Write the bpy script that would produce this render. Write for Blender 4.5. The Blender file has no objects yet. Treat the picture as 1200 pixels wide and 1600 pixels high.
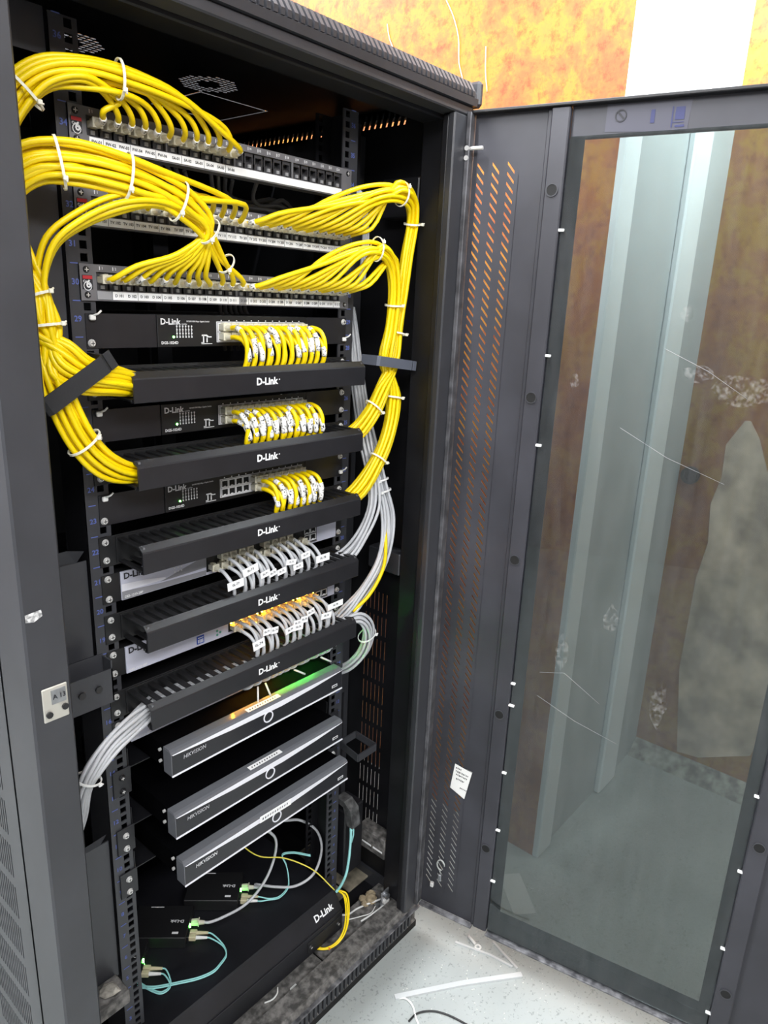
import bpy, bmesh, math, random
from math import sin, cos, pi, radians, sqrt
from mathutils import Vector, Matrix
random.seed(7)
SC = bpy.context.scene
COL = SC.collection
FLOOR = -95.0                       # rack millimetres: x along the rack front, y into the rack, z up from the first rack unit
def W(x, y, z):
    return Vector((x / 1000.0, y / 1000.0, (z - FLOOR) / 1000.0))

# ---------------------------------------------------------------- camera
cam = bpy.data.cameras.new('camera')
cam.sensor_fit = 'VERTICAL'; cam.sensor_height = 24.0
cam.lens = 24.0 * 1117.14173 / 1600.0
cam.clip_start = 0.02; cam.clip_end = 50
camo = bpy.data.objects.new('camera', cam); COL.objects.link(camo)
_right = Vector((0.651909, -0.75709192, 0.04273732)); _down = Vector((-0.18651636, -0.21472158, -0.95870031)); _fwd = Vector((0.73500089, 0.61701415, -0.28118896))
_m = Matrix((_right, -_down, -_fwd)).transposed().to_4x4()
_m.translation = W(-459.38, -896.686, 1303.234)
camo.matrix_world = _m
SC.camera = camo

# ---------------------------------------------------------------- world, lights, exposure
wd = bpy.data.worlds.new('world'); SC.world = wd; wd.use_nodes = True
wd.node_tree.nodes['Background'].inputs[0].default_value = (0.8, 0.9, 1.0, 1)
wd.node_tree.nodes['Background'].inputs[1].default_value = 0.25
SC.view_settings.view_transform = 'Standard'
SC.view_settings.look = 'None'
SC.view_settings.gamma = 1.0
SC.view_settings.use_curve_mapping = False
SC.view_settings.exposure = 0.5
def area(name, x, y, z, sx, sy, power, color, target=None, spread=180):
    l = bpy.data.lights.new(name, 'AREA'); l.shape = 'RECTANGLE'; l.size = sx; l.size_y = sy
    l.energy = power; l.color = color; l.spread = radians(spread)
    o = bpy.data.objects.new(name, l); COL.objects.link(o); o.location = W(x, y, z)
    if target is not None:
        o.rotation_euler = (W(*target) - o.location).to_track_quat('-Z', 'Y').to_euler()
    return o
area('ceiling_tube_light', -60, -106, 2560, 1.4, 0.035, 50, (0.95, 0.97, 1.0))
area('room_fill_light', -1500, -1500, 2500, 1.4, 0.5, 38, (0.97, 0.98, 1.0), (200, -200, 700))  # unseen lamp behind the camera, put in as general fill
area('front_fill_light', -250, -2300, 2450, 1.2, 0.3, 28, (0.97, 0.98, 1.0), (250, 0, 900))  # added frontal fill to brighten the label strips
area('alcove_fill_light', 1330, -760, 2600, 0.5, 0.12, 29, (0.90, 0.97, 1.0), (1330, -220, 2130), 84)  # added lamp, beam shaped to brighten only the white recess wall
area('left_fill_light', -1500, 250, 2450, 0.2, 1.2, 30, (0.97, 0.98, 1.0), (-160, -80, 1000))  # added fill that brightens the side face of the left post
area('rear_fill_light', 250, 1250, 2560, 1.2, 0.2, 44, (0.95, 0.97, 1.0))  # added lamp to brighten what shows through the roof fan holes

# ---------------------------------------------------------------- mesh helpers
class MB:
    def __init__(s, T=None):
        s.v = []; s.f = []; s.m = []; s.T = T; s.mi = 0; s.sm = []; s.smooth = False
    def p(s, *c):
        if len(c) == 1: c = c[0]
        s.v.append(s.T(*c) if s.T else tuple(c)); return len(s.v) - 1
    def face(s, idx):
        s.f.append(tuple(idx)); s.m.append(s.mi); s.sm.append(s.smooth)
    def poly(s, pts):
        s.face([s.p(q) for q in pts])
    def box(s, x0, x1, y0, y1, z0, z1):
        i = [s.p(x, y, z) for z in (z0, z1) for y in (y0, y1) for x in (x0, x1)]
        for q in ((0, 2, 3, 1), (4, 5, 7, 6), (0, 1, 5, 4), (2, 6, 7, 3), (0, 4, 6, 2), (1, 3, 7, 5)):
            s.face([i[k] for k in q])
    def cbox(s, x0, x1, y0, y1, z0, z1, c=1.0):
        X = (x0, x1); Y = (y0, y1); Z = (z0, z1); d = {}
        for i in (0, 1):
            for j in (0, 1):
                for k in (0, 1):
                    a = (c, -c); x, y, z = X[i], Y[j], Z[k]
                    d[i, j, k, 0] = s.p(x, y + a[j], z + a[k]); d[i, j, k, 1] = s.p(x + a[i], y, z + a[k]); d[i, j, k, 2] = s.p(x + a[i], y + a[j], z)
                    s.face([d[i, j, k, q] for q in (0, 1, 2)])
        for i in (0, 1):
            s.face([d[i, j, k, 0] for j, k in ((0, 0), (1, 0), (1, 1), (0, 1))])
            s.face([d[j, i, k, 1] for j, k in ((0, 0), (1, 0), (1, 1), (0, 1))])
            s.face([d[j, k, i, 2] for j, k in ((0, 0), (1, 0), (1, 1), (0, 1))])
            for j in (0, 1):
                s.face([d[i, j, 0, 0], d[i, j, 1, 0], d[i, j, 1, 1], d[i, j, 0, 1]])
                s.face([d[i, 0, j, 0], d[i, 1, j, 0], d[i, 1, j, 2], d[i, 0, j, 2]])
                s.face([d[0, i, j, 1], d[1, i, j, 1], d[1, i, j, 2], d[0, i, j, 2]])
    def prism(s, prof, x0, x1, axis='x'):
        mk = {'x': lambda a, b, t: (t, a, b), 'y': lambda a, b, t: (a, t, b), 'z': lambda a, b, t: (a, b, t)}[axis]
        A = [s.p(*mk(a, b, x0)) for a, b in prof]; B = [s.p(*mk(a, b, x1)) for a, b in prof]; n = len(prof)
        for i in range(n):
            j = (i + 1) % n; s.face((A[i], A[j], B[j], B[i]))
        s.face(A[::-1]); s.face(B)
    def cyl(s, c, r, h, axis='y', n=12, r2=None):
        r2 = r if r2 is None else r2
        mk = {'x': lambda a, b, t: (c[0] + t, c[1] + a, c[2] + b), 'y': lambda a, b, t: (c[0] + a, c[1] + t, c[2] + b), 'z': lambda a, b, t: (c[0] + a, c[1] + b, c[2] + t)}[axis]
        A = [s.p(*mk(r * cos(2 * pi * i / n), r * sin(2 * pi * i / n), 0)) for i in range(n)]
        B = [s.p(*mk(r2 * cos(2 * pi * i / n), r2 * sin(2 * pi * i / n), h)) for i in range(n)]
        for i in range(n):
            j = (i + 1) % n; s.face((A[i], A[j], B[j], B[i]))
        s.face(A[::-1]); s.face(B)
    def ring(s, c, r0, r1, h, axis='y', n=20):
        mk = {'x': lambda a, b, t: (c[0] + t, c[1] + a, c[2] + b), 'y': lambda a, b, t: (c[0] + a, c[1] + t, c[2] + b), 'z': lambda a, b, t: (c[0] + a, c[1] + b, c[2] + t)}[axis]
        R = [[s.p(*mk(r * cos(2 * pi * i / n), r * sin(2 * pi * i / n), t)) for i in range(n)] for r, t in ((r0, 0), (r1, 0), (r1, h), (r0, h))]
        for a in range(4):
            for i in range(n):
                j = (i + 1) % n; s.face((R[a][i], R[a][j], R[(a + 1) % 4][j], R[(a + 1) % 4][i]))
    def tube(s, P, r, n=8, cap=True, flat=None):
        P = [Vector(p) for p in P]; s.smooth = True
        t = (P[1] - P[0]).normalized(); a = Vector((0, 0, 1)) if abs(t.z) < .9 else Vector((1, 0, 0))
        u = (a - t * a.dot(t)).normalized(); rings = []
        for i, p in enumerate(P):
            t = (P[min(i + 1, len(P) - 1)] - P[max(i - 1, 0)])
            t = t.normalized() if t.length > 1e-9 else Vector((0, 0, 1))
            u = u - t * u.dot(t)
            u = u.normalized() if u.length > 1e-6 else t.orthogonal().normalized()
            w = t.cross(u); rr = r[i] if isinstance(r, (list, tuple)) else r
            rings.append([s.p(*(p + u * (rr * cos(2 * pi * k / n)) + w * (rr * sin(2 * pi * k / n)))) for k in range(n)])
        for A, B in zip(rings, rings[1:]):
            for k in range(n):
                j = (k + 1) % n; s.face((A[k], A[j], B[j], B[k]))
        s.smooth = False
        if cap: s.face(rings[0][::-1]); s.face(rings[-1])
    def cells(s, A, B, hole, t):
        """plate in the (a, b) plane, thickness t along n; hole(i, j) gives corner points of a hole or None"""
        for i in range(len(A) - 1):
            for j in range(len(B) - 1):
                c = [(A[i], B[j]), (A[i + 1], B[j]), (A[i + 1], B[j + 1]), (A[i], B[j + 1])]
                s.cell(c, hole(i, j), t)
    def cell(s, c, h, t):
        for n in (0, t):
            C = [s.p(a, b, n) for a, b in c]
            if not h: s.face(C); continue
            H = [s.p(a, b, n) for a, b in h]; m = len(h) // 4
            for k in range(4):
                q = [C[k], C[(k + 1) % 4]] + [H[(k * m + x) % len(h)] for x in range(m, -1, -1)]
                s.face(q)
            if n == 0: H0 = H
            else:
                for k in range(len(h)):
                    j = (k + 1) % len(h); s.face((H0[k], H0[j], H[j], H[k]))
    def text(s, body, size, pos, u, v, align='CENTER', bold=0.0, sx=1.0, lift=0.0):
        V, F = glyphs(body, align, bold); pos = Vector(pos); u = Vector(u); v = Vector(v)
        b = len(s.v)
        for x, y in V: s.p(*(pos + u * (x * size * sx) + v * (y * size)))
        for f in F: s.face([b + k for k in f])
    def mesh(s, name, mats, origin=(0, 0, 0), recalc=True):
        me = bpy.data.meshes.new(name); o = Vector(origin)
        me.from_pydata([((x - o.x) / 1000, (y - o.y) / 1000, (z - o.z) / 1000) for x, y, z in s.v], [], s.f)
        for m in (mats if isinstance(mats, (list, tuple)) else [mats]): me.materials.append(m)
        me.polygons.foreach_set('material_index', s.m); me.polygons.foreach_set('use_smooth', s.sm)
        if recalc:
            bm = bmesh.new(); bm.from_mesh(me); bmesh.ops.recalc_face_normals(bm, faces=bm.faces); bm.to_mesh(me); bm.free()
        me.update(); return me
_G = {}
def glyphs(body, align, bold):
    k = (body, align, bold)
    if k not in _G:
        c = bpy.data.curves.new('t', 'FONT'); c.body = body; c.size = 1; c.offset = bold; c.align_x = align; c.align_y = 'CENTER'; c.resolution_u = 2
        o = bpy.data.objects.new('t', c); me = bpy.data.meshes.new_from_object(o)
        _G[k] = ([(v.co.x, v.co.y) for v in me.vertices], [tuple(p.vertices) for p in me.polygons])
        bpy.data.objects.remove(o); bpy.data.curves.remove(c); bpy.data.meshes.remove(me)
    return _G[k]

ORG = {}
def put(o, loc, parent):
    COL.objects.link(o); ORG[o.name] = Vector(loc)
    if parent is None: o.location = W(*loc)
    else:
        o.parent = parent; o.location = (Vector(loc) - ORG[parent.name]) / 1000.0
    return o
def thing(name, label, cat, loc, group=None):
    o = bpy.data.objects.new(name, None); o.empty_display_size = .02
    put(o, loc, None); o['label'] = label; o['category'] = cat
    if group: o['group'] = group
    return o
def sub(name, parent, loc=None):                      # an empty part that holds sub-parts
    o = bpy.data.objects.new(name, None); o.empty_display_size = .02
    return put(o, ORG[parent.name] if loc is None else loc, parent)
def obj(name, mb, mat, parent=None, loc=None, label=None, cat=None, group=None, kind=None):
    if loc is None: loc = tuple(ORG[parent.name]) if parent is not None else mb.v[0]
    o = bpy.data.objects.new(name, mb.mesh(name, mat, loc)); put(o, loc, parent)
    if label: o['label'] = label
    if cat: o['category'] = cat
    if group: o['group'] = group
    if kind: o['kind'] = kind
    return o
def inst(name, me, parent, loc, rot=None):            # shared mesh at a place (millimetres)
    o = bpy.data.objects.new(name, me); put(o, loc, parent)
    if rot is not None: o.rotation_euler = rot
    return o
def catmull(P, n=6):
    P = [Vector(p) for p in P]; Q = [P[0] * 2 - P[1]] + P + [P[-1] * 2 - P[-2]]; out = []; idx = []
    for i in range(1, len(Q) - 2):
        p0, p1, p2, p3 = Q[i - 1:i + 3]
        t0 = 0; t1 = t0 + max((p1 - p0).length, 1e-3) ** .5; t2 = t1 + max((p2 - p1).length, 1e-3) ** .5; t3 = t2 + max((p3 - p2).length, 1e-3) ** .5
        idx.append(len(out))
        for k in range(n):
            t = t1 + (t2 - t1) * k / n
            a1 = p0 * ((t1 - t) / (t1 - t0)) + p1 * ((t - t0) / (t1 - t0)); a2 = p1 * ((t2 - t) / (t2 - t1)) + p2 * ((t - t1) / (t2 - t1)); a3 = p2 * ((t3 - t) / (t3 - t2)) + p3 * ((t - t2) / (t3 - t2))
            b1 = a1 * ((t2 - t) / (t2 - t0)) + a2 * ((t - t0) / (t2 - t0)); b2 = a2 * ((t3 - t) / (t3 - t1)) + a3 * ((t - t1) / (t3 - t1))
            out.append(b1 * ((t2 - t) / (t2 - t1)) + b2 * ((t - t1) / (t2 - t1)))
    idx.append(len(out)); out.append(P[-1]); return out, idx
ORD = 'first second third fourth fifth sixth seventh eighth ninth tenth eleventh twelfth thirteenth fourteenth fifteenth sixteenth seventeenth eighteenth nineteenth twentieth twenty-first twenty-second twenty-third twenty-fourth'.split()

# ---------------------------------------------------------------- materials
def newmat(name):
    m = bpy.data.materials.new(name); m.use_nodes = True; nt = m.node_tree
    return m, nt, nt.nodes, nt.links, nt.nodes['Principled BSDF']
def mat(name, col, rough=.5, metal=0., noise=0., nscale=60., bump=0., emit=None, estr=0., spec=None, col2=None, clear=0.):
    m, nt, N, L, b = newmat(name)
    b.inputs['Base Color'].default_value = (*col, 1); b.inputs['Roughness'].default_value = rough; b.inputs['Metallic'].default_value = metal
    if spec is not None: b.inputs['Specular IOR Level'].default_value = spec
    if emit: b.inputs['Emission Color'].default_value = (*emit, 1); b.inputs['Emission Strength'].default_value = estr
    if clear: b.inputs['Coat Weight'].default_value = clear; b.inputs['Coat Roughness'].default_value = .1
    if noise or bump:
        tc = N.new('ShaderNodeTexCoord'); nz = N.new('ShaderNodeTexNoise'); nz.inputs['Scale'].default_value = nscale; nz.inputs['Detail'].default_value = 5
        L.new(tc.outputs['Object'], nz.inputs['Vector'])
        if noise:
            r = N.new('ShaderNodeValToRGB'); r.color_ramp.elements[0].position = .38; r.color_ramp.elements[1].position = .68
            c2 = col2 or tuple(min(1, c * (1 + noise)) for c in col); c1 = col if col2 else tuple(c * (1 - noise) for c in col)
            r.color_ramp.elements[0].color = (*c1, 1); r.color_ramp.elements[1].color = (*c2, 1)
            L.new(nz.outputs['Fac'], r.inputs['Fac']); L.new(r.outputs['Color'], b.inputs['Base Color'])
        if bump:
            bp = N.new('ShaderNodeBump'); bp.inputs['Strength'].default_value = bump; bp.inputs['Distance'].default_value = .001
            L.new(nz.outputs['Fac'], bp.inputs['Height']); L.new(bp.outputs['Normal'], b.inputs['Normal'])
    return m
BLACK = mat('black_powder_coat', (.008, .008, .010), .45, noise=.25, nscale=14)
CASEK = mat('matte_case_black', (.0015, .0015, .002), .95, spec=.02)
FRAME = mat('charcoal_powder_coat', (.040, .041, .047), .40, noise=.12, nscale=9, bump=.03)
DOORM = mat('door_powder_coat', (.034, .034, .042), .5, noise=.2, nscale=7)
COVER = mat('duct_cover_coat', (.015, .015, .018), .36, noise=.1, nscale=30)
DUSTY = mat('dusty_black_metal', (.055, .053, .05), .8, noise=1, nscale=75, col2=(.21, .20, .19), bump=.1)
SCUFF_LIT = mat('scuffed_and_lit_edge', (.05, .05, .055), .5, noise=1, nscale=60, col2=(.20, .20, .21))  # scuffed metal, also the paler colour of the door's lit bottom edge
PANEL = mat('patch_panel_metal', (.15, .147, .155), .42, noise=.12, nscale=40)
PBLACK = mat('black_plastic', (.010, .010, .011), .45)
JACKM = mat('jack_plastic', (.035, .034, .037), .55)
DARK = mat('socket_dark', (.004, .004, .004), .8)
WHITE = mat('white_label', (.92, .92, .92), .6)
PRINTW = mat('white_print', (.75, .75, .76), .6)
PRINTK = mat('black_print', (.02, .02, .025), .6)
PRINTB = mat('blue_print', (.10, .14, .42), .6)
GREYT = mat('grey_label', (.30, .30, .31), .6)
RED = mat('red_print', (.45, .02, .03), .5)
SILVER = mat('bright_screw', (.78, .77, .75), .3, .35)
STEEL = mat('zinc_steel', (.42, .43, .45), .4, .9, noise=.2, nscale=50)
SCREWK = mat('black_screw', (.035, .035, .037), .3, .5)
YELLOW = mat('yellow_cable', (.93, .68, .0), .40, noise=.05, nscale=30)
YFIBRE = mat('yellow_fibre', (.85, .72, .10), .4)
GREYC = mat('grey_cable', (.52, .53, .55), .42, noise=.06, nscale=30)
DGREYC = mat('dark_cable', (.17, .17, .175), .45)
TEAL = mat('aqua_fibre', (.33, .72, .70), .4)
TIE = mat('nylon_tie', (.85, .83, .70), .4)
VELK = mat('black_velcro', (.018, .018, .02), .8, bump=.3, nscale=300)
VELG = mat('grey_velcro', (.10, .11, .14), .6)
LAV = mat('silver_face', (.55, .56, .66), .4)
LAV2 = mat('light_wave', (.78, .78, .84), .4)
WAVE = mat('grey_wave', (.24, .24, .26), .4)
BLUE = mat('blue_badge', (.02, .07, .38), .4)
GLOSSK = mat('bezel_gloss', (.016, .016, .02), .22)
BEZT = mat('bezel_top', (.13, .135, .15), .16)
BEZW = mat('bezel_silver_and_highlight', (.80, .80, .85), .3)  # silver of trim and ring, also the painted chamfer highlight
LEDG = mat('green_lamp', (.1, .8, .2), .4, emit=(.15, 1, .12), estr=25)
LEDO = mat('orange_lamp', (1, .5, .05), .4, emit=(1, .42, .02), estr=90)
LEDGB = mat('bright_green_lamp', (.1, .8, .2), .4, emit=(.08, 1, .10), estr=90)
LEDO2 = mat('orange_lamp_low', (1, .5, .05), .4, emit=(1, .42, .02), estr=300); LEDG2 = mat('green_lamp_low', (.1, .8, .2), .4, emit=(.08, 1, .1), estr=300)
FERR = mat('beige_connector', (.55, .50, .32), .5)
NYLON = mat('white_boot', (.8, .8, .78), .5)
PAPER = mat('paper', (.80, .79, .76), .7)
OCHRE = mat('mineral_lump', (.42, .34, .22), .9, noise=.4, nscale=50, bump=.4)
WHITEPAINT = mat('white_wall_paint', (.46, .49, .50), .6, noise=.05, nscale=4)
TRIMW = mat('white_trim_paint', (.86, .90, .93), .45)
CEIL = mat('ceiling_paint', (.75, .75, .75), .8)
ROOMW = mat('room_wall_paint', (.42, .42, .43), .8, noise=.1, nscale=3)
def clearmat():
    m, nt, N, L, b = newmat('clear_plug_plastic')
    b.inputs['Base Color'].default_value = (.92, .89, .76, 1); b.inputs['Roughness'].default_value = .12
    tr = N.new('ShaderNodeBsdfTransparent'); tr.inputs[0].default_value = (.95, .93, .82, 1); mx = N.new('ShaderNodeMixShader'); mx.inputs[0].default_value = .62
    L.new(tr.outputs[0], mx.inputs[1]); L.new(b.outputs[0], mx.inputs[2]); L.new(mx.outputs[0], N['Material Output'].inputs[0]); return m
CLEAR = clearmat()
def glassmat():
    m, nt, N, L, b = newmat('tinted_door_glass')
    tr = N.new('ShaderNodeBsdfTransparent'); tr.inputs[0].default_value = (.50, .54, .53, 1)
    gl = N.new('ShaderNodeBsdfGlossy'); gl.inputs['Roughness'].default_value = .015; gl.inputs['Color'].default_value = (.9, .95, 1, 1)
    fr = N.new('ShaderNodeFresnel'); fr.inputs[0].default_value = 1.5
    ge = N.new('ShaderNodeNewGeometry'); ior = N.new('ShaderNodeMapRange'); ior.inputs[3].default_value = 1.5; ior.inputs[4].default_value = 1 / 1.5
    L.new(ge.outputs['Backfacing'], ior.inputs[0]); L.new(ior.outputs[0], fr.inputs[0])          # same reflectance on both faces of the pane
    mx = N.new('ShaderNodeMixShader'); L.new(fr.outputs[0], mx.inputs[0]); L.new(tr.outputs[0], mx.inputs[1]); L.new(gl.outputs[0], mx.inputs[2])
    df = N.new('ShaderNodeBsdfDiffuse'); df.inputs[0].default_value = (.55, .55, .55, 1)          # thin film of dust
    tc = N.new('ShaderNodeTexCoord'); mp = N.new('ShaderNodeMapping'); mp.inputs['Scale'].default_value = (22, 22, 3)
    nz = N.new('ShaderNodeTexNoise'); nz.inputs['Scale'].default_value = 3; nz.inputs['Detail'].default_value = 6
    rp = N.new('ShaderNodeMapRange'); rp.inputs[1].default_value = .35; rp.inputs[2].default_value = .8; rp.inputs[3].default_value = .012; rp.inputs[4].default_value = .045
    m2 = N.new('ShaderNodeMixShader'); L.new(tc.outputs['Object'], mp.inputs[0]); L.new(mp.outputs[0], nz.inputs['Vector']); L.new(nz.outputs['Fac'], rp.inputs[0])
    L.new(rp.outputs[0], m2.inputs[0]); L.new(mx.outputs[0], m2.inputs[1]); L.new(df.outputs[0], m2.inputs[2]); L.new(m2.outputs[0], N['Material Output'].inputs[0]); return m
GLASS = glassmat()
def sleevemat(name, base):
    m, nt, N, L, b = newmat(name); b.inputs['Roughness'].default_value = .5
    tc = N.new('ShaderNodeTexCoord'); nz = N.new('ShaderNodeTexNoise'); nz.inputs['Scale'].default_value = 330; nz.inputs['Detail'].default_value = 1
    r = N.new('ShaderNodeValToRGB'); r.color_ramp.interpolation = 'CONSTANT'; r.color_ramp.elements[0].color = (*base, 1); r.color_ramp.elements[1].position = .61; r.color_ramp.elements[1].color = (.05, .05, .05, 1)
    L.new(tc.outputs['Object'], nz.inputs['Vector']); L.new(nz.outputs['Fac'], r.inputs['Fac']); L.new(r.outputs[0], b.inputs['Base Color']); return m
SLEEVE = sleevemat('printed_sleeve', (.82, .81, .78))
def rustmat(name='rust_painted_wall', tone=(1, 1, 1)):
    m, nt, N, L, b = newmat(name); b.inputs['Roughness'].default_value = .55
    tc = N.new('ShaderNodeTexCoord')
    def noise(scale, det=8, rough=.65, dist=0.):
        n = N.new('ShaderNodeTexNoise'); n.inputs['Scale'].default_value = scale; n.inputs['Detail'].default_value = det; n.inputs['Roughness'].default_value = rough; n.inputs['Distortion'].default_value = dist
        L.new(tc.outputs['Object'], n.inputs['Vector']); return n
    def ramp(src, pts):
        r = N.new('ShaderNodeValToRGB'); e = r.color_ramp.elements
        for k, (p, c) in enumerate(pts):
            q = e[k] if k < 2 else e.new(p); q.position = p; q.color = (*c, 1)
        L.new(src, r.inputs['Fac']); return r
    base = ramp(noise(6.5, 12, .74, .25).outputs['Fac'], [(.30, (.34, .10, .025)), (.43, (.52, .165, .03)), (.49, (.60, .22, .03)), (.54, (.66, .31, .02)), (.66, (.62, .25, .035))])
    vo = N.new('ShaderNodeTexVoronoi'); vo.inputs['Scale'].default_value = 9; L.new(tc.outputs['Object'], vo.inputs['Vector'])
    spot = ramp(vo.outputs['Distance'], [(.14, (1, 1, 1)), (.22, (0, 0, 0))])
    mask = ramp(noise(2.1, 2).outputs['Fac'], [(.52, (0, 0, 0)), (.60, (1, 1, 1))])
    mul = N.new('ShaderNodeMath'); mul.operation = 'MULTIPLY'; L.new(spot.outputs[0], mul.inputs[0]); L.new(mask.outputs[0], mul.inputs[1])
    mu2 = N.new('ShaderNodeMath'); mu2.operation = 'MULTIPLY'; mu2.inputs[1].default_value = .75; L.new(mul.outputs[0], mu2.inputs[0])
    mx = N.new('ShaderNodeMixRGB'); L.new(mu2.outputs[0], mx.inputs[0]); L.new(base.outputs[0], mx.inputs[1]); mx.inputs[2].default_value = (.46, .12, .03, 1)
    fine = ramp(noise(38, 8, .75).outputs['Fac'], [(.36, (.66, .46, .4)), (.50, (1, 1, 1))])
    m3 = N.new('ShaderNodeMixRGB'); m3.blend_type = 'MULTIPLY'; m3.inputs[0].default_value = 1; L.new(mx.outputs[0], m3.inputs[1]); L.new(fine.outputs[0], m3.inputs[2])
    m4 = N.new('ShaderNodeMixRGB'); m4.blend_type = 'MULTIPLY'; m4.inputs[0].default_value = 1; L.new(m3.outputs[0], m4.inputs[1]); m4.inputs[2].default_value = (*tone, 1)
    L.new(m4.outputs[0], b.inputs['Base Color']); return m
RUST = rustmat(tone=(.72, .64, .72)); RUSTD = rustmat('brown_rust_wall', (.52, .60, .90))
def concrete():
    m, nt, N, L, b = newmat('concrete_floor'); b.inputs['Roughness'].default_value = .55
    tc = N.new('ShaderNodeTexCoord')
    n1 = N.new('ShaderNodeTexNoise'); n1.inputs['Scale'].default_value = 3; n1.inputs['Detail'].default_value = 8; L.new(tc.outputs['Object'], n1.inputs['Vector'])
    r1 = N.new('ShaderNodeValToRGB'); r1.color_ramp.elements[0].position = .3; r1.color_ramp.elements[1].position = .7
    r1.color_ramp.elements[0].color = (.32, .345, .335, 1); r1.color_ramp.elements[1].color = (.44, .47, .46, 1); L.new(n1.outputs['Fac'], r1.inputs[0])
    n2 = N.new('ShaderNodeTexNoise'); n2.inputs['Scale'].default_value = 160; n2.inputs['Detail'].default_value = 3; L.new(tc.outputs['Object'], n2.inputs['Vector'])
    r2 = N.new('ShaderNodeValToRGB'); r2.color_ramp.elements[0].position = .32; r2.color_ramp.elements[1].position = .40; r2.color_ramp.elements[0].color = (.62, .63, .62, 1); r2.color_ramp.elements[1].color = (1, 1, 1, 1); L.new(n2.outputs['Fac'], r2.inputs[0])
    mx = N.new('ShaderNodeMixRGB'); mx.blend_type = 'MULTIPLY'; mx.inputs[0].default_value = .8; L.new(r1.outputs[0], mx.inputs[1]); L.new(r2.outputs[0], mx.inputs[2]); L.new(mx.outputs[0], b.inputs['Base Color'])
    bp = N.new('ShaderNodeBump'); bp.inputs['Strength'].default_value = .25; bp.inputs['Distance'].default_value = .004; L.new(n1.outputs['Fac'], bp.inputs['Height']); L.new(bp.outputs['Normal'], b.inputs['Normal']); return m
CONC = concrete()

# ---------------------------------------------------------------- the room
def struct(name, mb, m, parent=None):
    o = obj(name, mb, m, parent, loc=mb.v[0] if parent is None else None)
    if parent is None: o['kind'] = 'structure'
    return o
def bx(*a):
    b = MB(); b.box(*a); return b
struct('floor', bx(-2300, 1800, -3100, 2000, FLOOR - 60, FLOOR), CONC)
struct('ceiling', bx(-2300, 1800, -3100, 2000, 2640, 2700), CEIL)
wr = struct('wall_right', bx(1030, 1090, -216, 2000, FLOOR, 2640), RUST)
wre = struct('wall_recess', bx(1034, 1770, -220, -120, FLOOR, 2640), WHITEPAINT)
wf = struct('wall_far', bx(1710, 1790, -3100, -220, FLOOR, 2640), RUSTD)
struct('wall_back', bx(-2300, 1034, 1900, 2000, FLOOR, 2640), ROOMW)
struct('wall_left', bx(-2360, -2300, -3100, 2000, FLOOR, 2640), ROOMW)
struct('wall_front', bx(-2300, 1790, -3160, -3100, FLOOR, 2640), ROOMW)
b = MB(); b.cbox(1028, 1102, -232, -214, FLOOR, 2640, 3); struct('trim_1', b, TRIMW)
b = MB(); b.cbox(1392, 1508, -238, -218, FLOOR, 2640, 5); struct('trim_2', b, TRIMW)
b = MB()
b.prism([(1712, FLOOR), (1650, FLOOR), (1662, FLOOR + 14), (1694, FLOOR + 34), (1712, FLOOR + 42)], -3100, -222, 'y'); struct('baseboard_far', b, mat('cement_fillet', (.30, .30, .27), .8, noise=.5, nscale=30, bump=.3))
# bare plaster where the rust paint came off, and a key lock in the far steel wall
pts = [(-375, 1030), (-337, 957), (-341, 862), (-324, 778), (-336, 661), (-320, 542), (-320, 435), (-318, 241), (-355, -44)]
poly = [(y, z) for y, z in pts] + [(-420, -35), (-560, 40), (-620, 300), (-600, 620), (-520, 820), (-455, 900), (-420, 985), (-390, 1030)]
b = MB(); b.prism([(y, z) for y, z in poly], 1706, 1712, 'x'); obj('bare_plaster_patch', b, mat('bare_plaster', (.52, .42, .32), .8, noise=.4, nscale=9), wf)
b = MB(); b.cyl((1696, -255, 852), 26, 15, 'x', 20); b.ring((1692, -255, 852), 15, 20, 4, 'x'); lk = obj('lock_cylinder', b, mat('worn_brass', (.022, .028, .022), .4, .2), wf)
b = MB(); b.box(1690, 1693, -259, -251, 838, 866); obj('keyhole', b, DARK, wf)
# hairline white scratches on the orange wall
for P in ([(1028, 236, 1960), (1028, 214, 1925), (1028, 196, 1880), (1028, 190, 1830), (1028, 176, 1790), (1028, 172, 1745)],
          [(1028, 410, 1945), (1028, 402, 1915), (1028, 388, 1890)], [(1028, 120, 1850), (1028, 116, 1800), (1028, 108, 1760)]):
    b = MB(); b.tube(catmull(P, 4)[0], 1.2, 5); obj('plaster_crack', b, mat('crack_white', (.8, .7, .55), .7), wr)

# ---------------------------------------------------------------- the rack cabinet
RK = thing('rack_cabinet', 'tall black open server rack cabinet with its glass door swung out to the right', 'server rack', (241, 370, FLOOR))
for x0, x1 in ((-161, -113), (589, 638)):
    fp = sub('front_post', RK)
    b = MB(); b.cbox(x0, x1, -130, -52 if x0 < 0 else -116, -22, 1606, 2.5); obj('post_face', b, FRAME, fp)
    if x0 > 0:
        b = MB(); b.cbox(590, 604, -117, -104, -22, 1604, 2); obj('post_return', b, BLACK, fp)
        b = MB(); b.cbox(604, 640, -117, -52, -22, 1604, 2); obj('post_core', b, BLACK, fp)
    b = MB(); b.cbox(x0, x1 + 4, 800, 868, -22, 1606, 2.5); obj('rear_post', b, BLACK, RK)
b = MB(); b.cbox(-161, 640, -130, -96, 1606, 1621, 2); obj('top_beam', b, FRAME, RK)
b = MB(); b.cbox(-158, 641, -96, -48, 1600, 1642, 2); obj('top_beam', b, BLACK, RK)
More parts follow.
